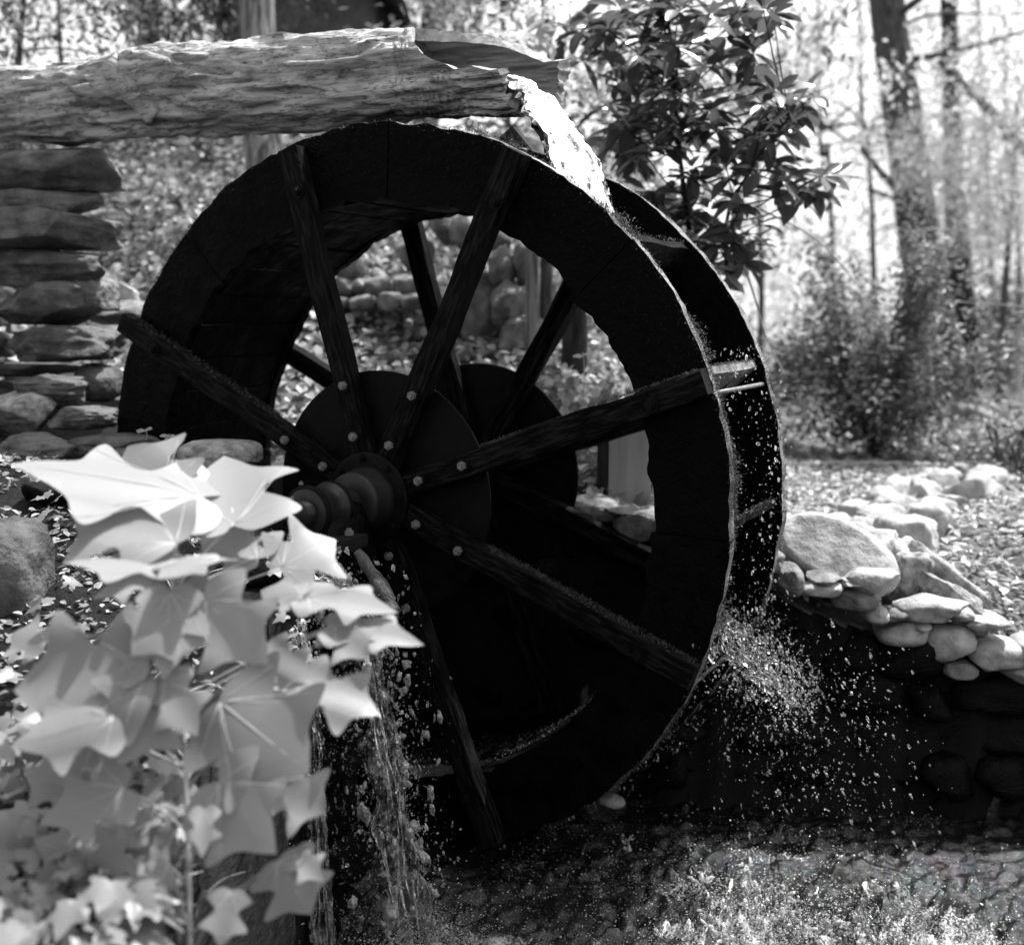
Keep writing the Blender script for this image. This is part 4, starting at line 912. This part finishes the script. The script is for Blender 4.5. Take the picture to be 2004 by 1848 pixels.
tree('great_pine', 'large tree with a leaning tapered trunk behind the bush', 'tree', [T(1860, 790, 16), T(1830, 640, 16), T(1800, 480, 16), T(1770, 250, 16), T(1738, 20, 16), T(1715, -200, 16), T(1700, -420, 16)], .34, .2, M['bark'], fl=.35,
     branches=[([T(1745, 40, 16), T(1790, 5, 15.6), T(1860, -40, 15)], .07, .03), ([T(1770, 120, 16), T(1870, 100, 15.5), T(2010, 60, 15)], .05, .02), ([T(1745, 60, 16), T(1830, 28, 16), T(1960, 30, 16)], .03, .01),
               ([T(1790, 400, 16), T(1740, 355, 15.7), T(1685, 290, 15.4)], .07, .03), ([T(1790, 420, 16), T(1750, 390, 15.6), T(1700, 370, 15.3)], .05, .02), ([T(1840, 120, 16), T(1920, 200, 15.5), T(2010, 300, 15.2)], .05, .06)],
     crown=[(T(1880, 310, 15), (.6, .5, .3), 3400, .10, .2, .28), (T(1930, 390, 15), (.45, .5, .3), 2200, .10, .2, .25), (T(1790, 330, 15), (.25, .3, .15), 500, .1, .2, .2), (T(1850, -250, 16), (2, 1.5, .8), 2500, .1, .2, .4), (T(1950, 460, 15.5), (.4, .4, .15), 1200, .1, .2, .22)], leafm='leaf_pale', asp=.10, up=1.5)
tree('second_trunk_tree', 'darker straight trunk just right of the leaning pine', 'tree', [T(1898, 760, 18), T(1893, 650, 18), T(1880, 520, 18), T(1868, 380, 18), T(1862, 150, 18), T(1850, -150, 18)], .2, .12, M['bark_dark'], fl=.3,
     branches=[([T(1866, 620, 17.6), T(1856, 520, 17.6), T(1850, 400, 17.6)], .03, .02)], crown=[(T(1900, 120, 18), (1.3, 1, .8), 2600, .1, .16, .3)], leafm='leaf_pale')
tree('thin_sapling', 'thin leaning sapling stem standing by the handrail', 'tree', [T(1958, 745, 15.5), T(1962, 640, 15.5), T(1974, 470, 15.5), T(1985, 330, 15.5), T(1990, 200, 15.5)], .06, .025, M['bark'], branches=[([T(1974, 480, 15.5), T(1968, 420, 15.4), T(1955, 330, 15.3)], .03, .015)],
     crown=[(T(1985, 200, 15.5), (.5, .5, .4), 500, .1, .16, .25)], leafm='leaf_pale')
for i, (u, d, lab) in enumerate(((835, 14, 'grey trunk in the sunny gap right of the cabin roof'), (655, 17, 'thin far trunk beyond the cabin'))):
    tree('far_tree', lab, 'tree', [T(u-10, 420, d), T(u, 200, d), T(u+8, 40, d), T(u+14, -200, d)], .18, .1, M['bark'], crown=[(T(u+20, -60, d), (1.6, 1.4, .7), 2200, .09, .15, .3), (T(u+120, 70, d), (.8, .8, .4), 700, .09, .15, .25)], group='trees far up the slope')
# leafy screens of trees further back, each with its own trunk
SCR = [(1000, 11, 120, 'leaf_tree', 'shady tree with small leaves above the log mouth'), (1240, 12, 380, 'leaf_tree', 'shady tree filling the space behind the leathery shrub'), (1480, 15, 120, 'leaf_pale', 'light leaved tree between shrub and pine at the top'),
       (1620, 18, 290, 'leaf_pale', 'bright hanging foliage tree left of the leaning pine'), (1930, 24, 60, 'leaf_pale', 'pale tree at the top right behind the bare branches'), (1700, 21, 200, 'leaf_pale', 'soft grey foliage tree just left of the leaning trunk'), (1985, 20, 330, 'leaf_pale', 'feathery pale tree behind the handrail and thin sapling'), (130, 14, 60, 'leaf_tree', 'tree with loose leaves left of the sky gap'), (450, 15, 40, 'leaf_tree', 'tree behind the pale barked trunk'), (700, 20, -120, 'leaf_pale', 'sparse tree above the cabin')]
for u, d, v, lm, lab in SCR:
    k = d/12.0
    tree('broadleaf_tree', lab, 'tree', [T(u+10, 560, d), T(u, 300, d), T(u-14, v, d), T(u-20, v-300, d)], .035*k, .018*k, M['bark'],
         branches=[([T(u, 250, d), T(u+s_*60, 200+j*40, d-.3), T(u+s_*170, 160+j*60, d-.5)], .02*k, .006) for s_ in (-1, 1) for j in (0, 1, 2)],
         crown=[(T(u, v, d), (.85*k, .8, .75*k), (700 if u < 300 else 1300 if u < 500 else 2300 if lm == 'leaf_pale' else 2400), .075, .13, .15*k), (T(u+40, v-250, d), (1.1*k, 1, .6*k), 1000, .08, .14, .2)], leafm=lm, group='leafy trees behind the wheel', droop=(0, 0, -.6))
# low shrubs behind the lawn
for u, v, d, r_, n, lm, lab in ((1920, 690, 19, .55, 3800, 'leaf_tree', 'dark shrub at the back edge of the lawn'), (1990, 640, 20, .7, 3600, 'leaf_tree', 'leafy shrub behind the handrail'), 
                            (1980, 900, 8.5, .3, 2600, 'leaf_bush', 'small leafy plant at the right end of the kerb')):
    c = T(u, v, d); b = np.array([c[0], c[1], float(ground_z(c[0], c[1]))]); t = thing('shrub', lab, 'shrub', b, 'shrubs round the lawn')
    q = clumps(rng.normal(size=(30, 3))*np.array([r_, r_, r_*.6])+(c-b), n, .16*r_/.5); q[:, 2] = np.maximum(q[:, 2], .03)
    leaf_cloud('foliage', q, upnorm(n, .7), rng.uniform(.07, .13, n)*(1 if d > 9 else .6), M[lm], t, .5, .2, pts=4)
    for _ in range(4): V, F = tube(curve_pts([(0, 0, -.05), (R.uniform(-.2, .2), 0, .4), (R.gauss(0, r_), R.gauss(0, r_), (c-b)[2])], 10), np.linspace(.02, .006, 10), 5); link('stem', MB().add(V, F).mesh('stem', M['twig']), t)
# far wood that reads as one mass
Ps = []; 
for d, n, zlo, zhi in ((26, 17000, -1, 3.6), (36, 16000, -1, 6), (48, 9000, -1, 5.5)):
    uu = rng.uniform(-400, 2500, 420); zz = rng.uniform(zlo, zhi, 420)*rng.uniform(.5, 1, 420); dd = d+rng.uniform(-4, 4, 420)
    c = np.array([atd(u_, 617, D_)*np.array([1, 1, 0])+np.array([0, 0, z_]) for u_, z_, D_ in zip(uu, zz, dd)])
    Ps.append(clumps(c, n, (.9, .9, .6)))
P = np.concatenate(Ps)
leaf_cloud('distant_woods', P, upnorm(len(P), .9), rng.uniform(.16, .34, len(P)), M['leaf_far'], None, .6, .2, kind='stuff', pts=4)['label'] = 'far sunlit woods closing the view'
# arching bare twigs above the bush
for lab, pts_ in (('long pale arching twig in front of the two trunks', [T(1710, 700, 10.2), T(1735, 640, 10), T(1790, 590, 9.8), T(1900, 592, 9.6), T(2010, 600, 9.5)]),
                  ('thin slanting twig hanging from the leathery shrub to the bush', [T(1490, 410, 6.6), T(1600, 470, 7.2), T(1680, 560, 8), T(1740, 650, 8.6)]),
                  ('fine drooping twig below the leathery shrub', [T(1420, 430, 6.2), T(1470, 560, 6.4), T(1500, 660, 6.6), T(1535, 730, 6.8)])):
    p0 = pts_[0]; t = thing('twig', lab, 'twig', p0); V, F = tube(curve_pts(pts_, 30)-p0, np.linspace(.008, .004, 30), 6); link('stem', MB().add(V, F).mesh('stem', M['pale_stem']), t)
# ------------------------------------------------------------------ moving water
def sheet(name, mid, widths, dirs, thick, amp, seed, mat, lab, nu=120, nv=40, fs=(9, 14)):
    """closed ribbon of water following mid points"""
    Pm = curve_pts(mid, nu); W_ = np.interp(np.linspace(0, 1, nu), np.linspace(0, 1, len(widths)), widths); D_ = curve_pts(dirs, nu); D_ /= np.linalg.norm(D_, axis=1)[:, None]
    Tn = np.gradient(Pm, axis=0); Tn /= np.linalg.norm(Tn, axis=1)[:, None]; Nn = np.cross(Tn, D_)
    s_ = np.linspace(-.5, .5, nv); S_, = [s_]
    front = []; 
    for sg in (1, -1):
        th = thick*np.sqrt(np.clip(1-(2*s_)**2, 0, 1))*.5
        q = np.stack(np.broadcast_arrays(np.linspace(0, 1, nu)[:, None]*fs[0], s_[None]*fs[1], np.zeros((nu, nv))+sg*.3), -1)
        d = fbm(q, seed, 4)*amp; e = fbm(q*np.array([1.3, 0, 0])+s_[None, :, None]*np.array([0, .001, 9]), seed+4, 3)*amp*1.6
        front.append(Pm[:, None]+D_[:, None]*(s_[None]*W_[:, None]+e*np.abs(2*s_)**2)[..., None]+Nn[:, None]*(sg*th[None]+d)[..., None])
    V = np.concatenate([front[0].reshape(-1, 3), front[1].reshape(-1, 3)]); o = nu*nv; F = []
    for i in range(nu-1):
        for j in range(nv-1):
            a = i*nv+j; F.append([a, a+1, a+nv+1, a+nv]); F.append([o+a, o+a+nv, o+a+nv+1, o+a+1])
    ob = link(name, np_mesh(name, V, np.array(F), True, mat)); ob['kind'] = 'stuff'; ob['label'] = lab; return ob
Y = np.array([0, 1, 0.])
sheet('falling_water', [(.34, .38, 1.66), (.45, .38, 1.645), (.54, .37, 1.60), (.63, .36, 1.50), (.71, .35, 1.36), (.77, .34, 1.22), (.82, .34, 1.08)], [.2, .24, .3, .4, .48, .54, .56], [Y, Y, Y], .07, .024, 3, M['jet'], 'bright water pouring from the log mouth onto the wheel')
cas = [(-.1, -.62, -.16), (.15, -.63, -.2), (.27, -.64, -.27), (.36, -.65, -.45), (.43, -.66, -.75), (.5, -.67, -1.1), (.56, -.68, -1.52)]
sheet('cascade_water', cas, [.26, .2, .16, .12, .11, .13, .18], [(0, 1, 0), (.25, 1, 0), (.5, 1, 0)], .04, .02, 8, M['cascade'], 'stream of water tumbling off the pier corner into the pool', fs=(16, 9))
sheet('cascade_water', [(.0, -.86, -.2), (.17, -.88, -.27), (.27, -.9, -.42), (.33, -.92, -.8), (.38, -.95, -1.52)], [.1, .09, .07, .06, .1], [(0, 1, 0), (.3, 1, 0), (.6, 1, 0)], .025, .02, 18, M['cascade'], 'thin broken thread of water down the wet pier face', fs=(18, 9))
def drops(name, lab, P, S, mat, sub=1, jit=.25, vel=None, st0=.8, st1=3.6):
    V, F = ico(sub); n = len(P); k = len(V)
    if vel is None: vel = np.tile([0, 0, -1.0], (n, 1))
    vel = vel+rng.normal(size=(n, 3))*.25; Zd = vel/np.linalg.norm(vel, axis=1)[:, None]; X = np.cross(Zd, [.3, .8, .1]); X /= np.linalg.norm(X, axis=1)[:, None]; Yd = np.cross(Zd, X)
    st = st0+(st1-st0)*rng.random((n, 1))**2; VV = V[None]*(1+rng.normal(size=(n, k, 1))*jit)*np.asarray(S)[:, None, None]
    W = VV[..., 0:1]*X[:, None]+VV[..., 1:2]*Yd[:, None]+VV[..., 2:3]*st[:, None]*Zd[:, None]+np.asarray(P)[:, None]
    FF = (np.arange(n)*k)[:, None, None]+F[None]
    o = link(name, np_mesh(name, W.reshape(-1, 3), FF.reshape(-1, 3), True, mat)); o['kind'] = 'stuff'; o['label'] = lab; return o
def sizes(n, a, b): return a*(b/a)**(rng.random(n)**2.2)
# off the wheel between the rims and down the right side
n = 1100; a = rng.uniform(-1.25, .42, n); r = 1.5+np.abs(rng.normal(0, .05, n)); P = np.stack([r*np.cos(a), rng.uniform(.02, .8, n), r*np.sin(a)], 1)
n2 = 2200; t = rng.random(n2)**.7; P2 = np.stack([1.36+.85*t*rng.uniform(.1, 1, n2)+rng.normal(0, .05, n2), rng.uniform(.0, .85, n2), -.45-1.0*t*rng.uniform(.2, 1, n2)+rng.normal(0, .06, n2)], 1)
n3 = 1800; c = aty(1480, 1290, .35); tt = rng.random(n3); P3 = c+np.stack([(tt-.45)*.42, rng.normal(0, .13, n3), -(tt-.5)*.30+rng.normal(0, .05, n3)], 1)
P = np.concatenate([P, P2, P3]); P = P[P[:, 2] > -1.48]
vel = np.stack([np.clip(P[:, 0]-1.2, 0, 1)*.9, 0*P[:, 0], -1+0*P[:, 0]], 1)
drops('flying_droplets', 'water droplets thrown off the right side of the wheel', P, sizes(len(P), .0009, .0058), M['drop'], vel=vel)
n = 150; tt = rng.random(n); P = c+np.stack([(tt-.6)*.34, rng.normal(0, .1, n), -(tt-.55)*.26+rng.normal(0, .035, n)], 1)
drops('torn_splash', 'torn white water where the wheel sheds it on the right', P, sizes(n, .006, .02), M['jet'], 2, .32, np.tile([.7, 0, -.8], (n, 1)), 1, 3.2)
n = 4200; k = rng.integers(0, 100, n); cc = curve_pts(cas, 100)[30+k*70//100]; P = cc+rng.normal(size=(n, 3))*np.array([.07, .11, .06])
n2 = 1300; P2 = np.stack([rng.uniform(.24, .38, n2), rng.uniform(-1.15, -.5, n2), rng.uniform(-1.5, -.3, n2)], 1)
P = np.concatenate([P, P2])
drops('cascade_droplets', 'droplets and beads of water round the cascade by the pier', P, sizes(len(P), .001, .006), M['drop'])
n = 260; cc = curve_pts(cas, 100)[rng.integers(25, 100, n)]; P = cc+rng.normal(size=(n, 3))*np.array([.075, .11, .05])
drops('torn_cascade', 'torn ropes and lobes of water in the cascade', P, sizes(n, .006, .022), M['splash'], 2, .3, np.tile([.25, 0, -1], (n, 1)), 1, 3.5)
# foam and splashes on the pool
def pool_z(n): return np.full(n, -1.492)
n = 8000; P = np.concatenate([np.stack([rng.normal(2.2, .35, 5000), rng.normal(-.1, .2, 5000), -1.495+np.abs(rng.normal(0, .008, 5000))], 1), np.stack([1.7+rng.normal(0, .2, 2500), rng.normal(0, .14, 2500), -1.49+np.abs(rng.normal(0, .07, 2500))], 1), np.stack([.62+rng.normal(0, .12, 2500), -.76+rng.normal(0, .1, 2500), -1.49+np.abs(rng.normal(0, .06, 2500))], 1), np.stack([rng.normal(1.75, .55, n), rng.normal(.05, .38, n), pool_z(n)+np.abs(rng.normal(0, .014, n))], 1), np.stack([rng.normal(.62, .22, 3500), rng.normal(-.8, .22, 3500), -1.492+np.abs(rng.normal(0, .016, 3500))], 1)])
drops('pool_foam', 'foam bubbles on the churned pool', P, sizes(len(P), .0012, .005), M['foam'], 1, .1, None, .5, .9)
Ps, Vs, Ss = [], [], []
for cx, cy, hh, ww, n in ((1.66, .05, .15, .10, 70), (1.83, .0, .16, .12, 80), (1.55, -.12, .11, .09, 50), (1.98, -.05, .1, .08, 40), (1.35, .2, .07, .05, 24), (.6, -.72, .12, .1, 60), (1.5, .35, .09, .03, 16), (.98, .35, .14, .02, 16)):
    a = rng.uniform(0, 6.283, n); t = rng.random(n); rr = ww*(.35+.9*t)
    Ps.append(np.stack([cx+np.cos(a)*rr, cy+np.sin(a)*rr, -1.5+hh*t*(1.6-t)*rng.uniform(.5, 1.1, n)], 1)); Vs.append(np.stack([np.cos(a)*.8, np.sin(a)*.8, 1.2-1.2*t], 1)); Ss.append(rng.uniform(.003, .011, n)*(1.25-t))
drops('splash_crowns', 'splash crowns leaping where the water hits the pool', np.concatenate(Ps), np.concatenate(Ss), M['splash'], 2, .32, np.concatenate(Vs), 1, 3.4)
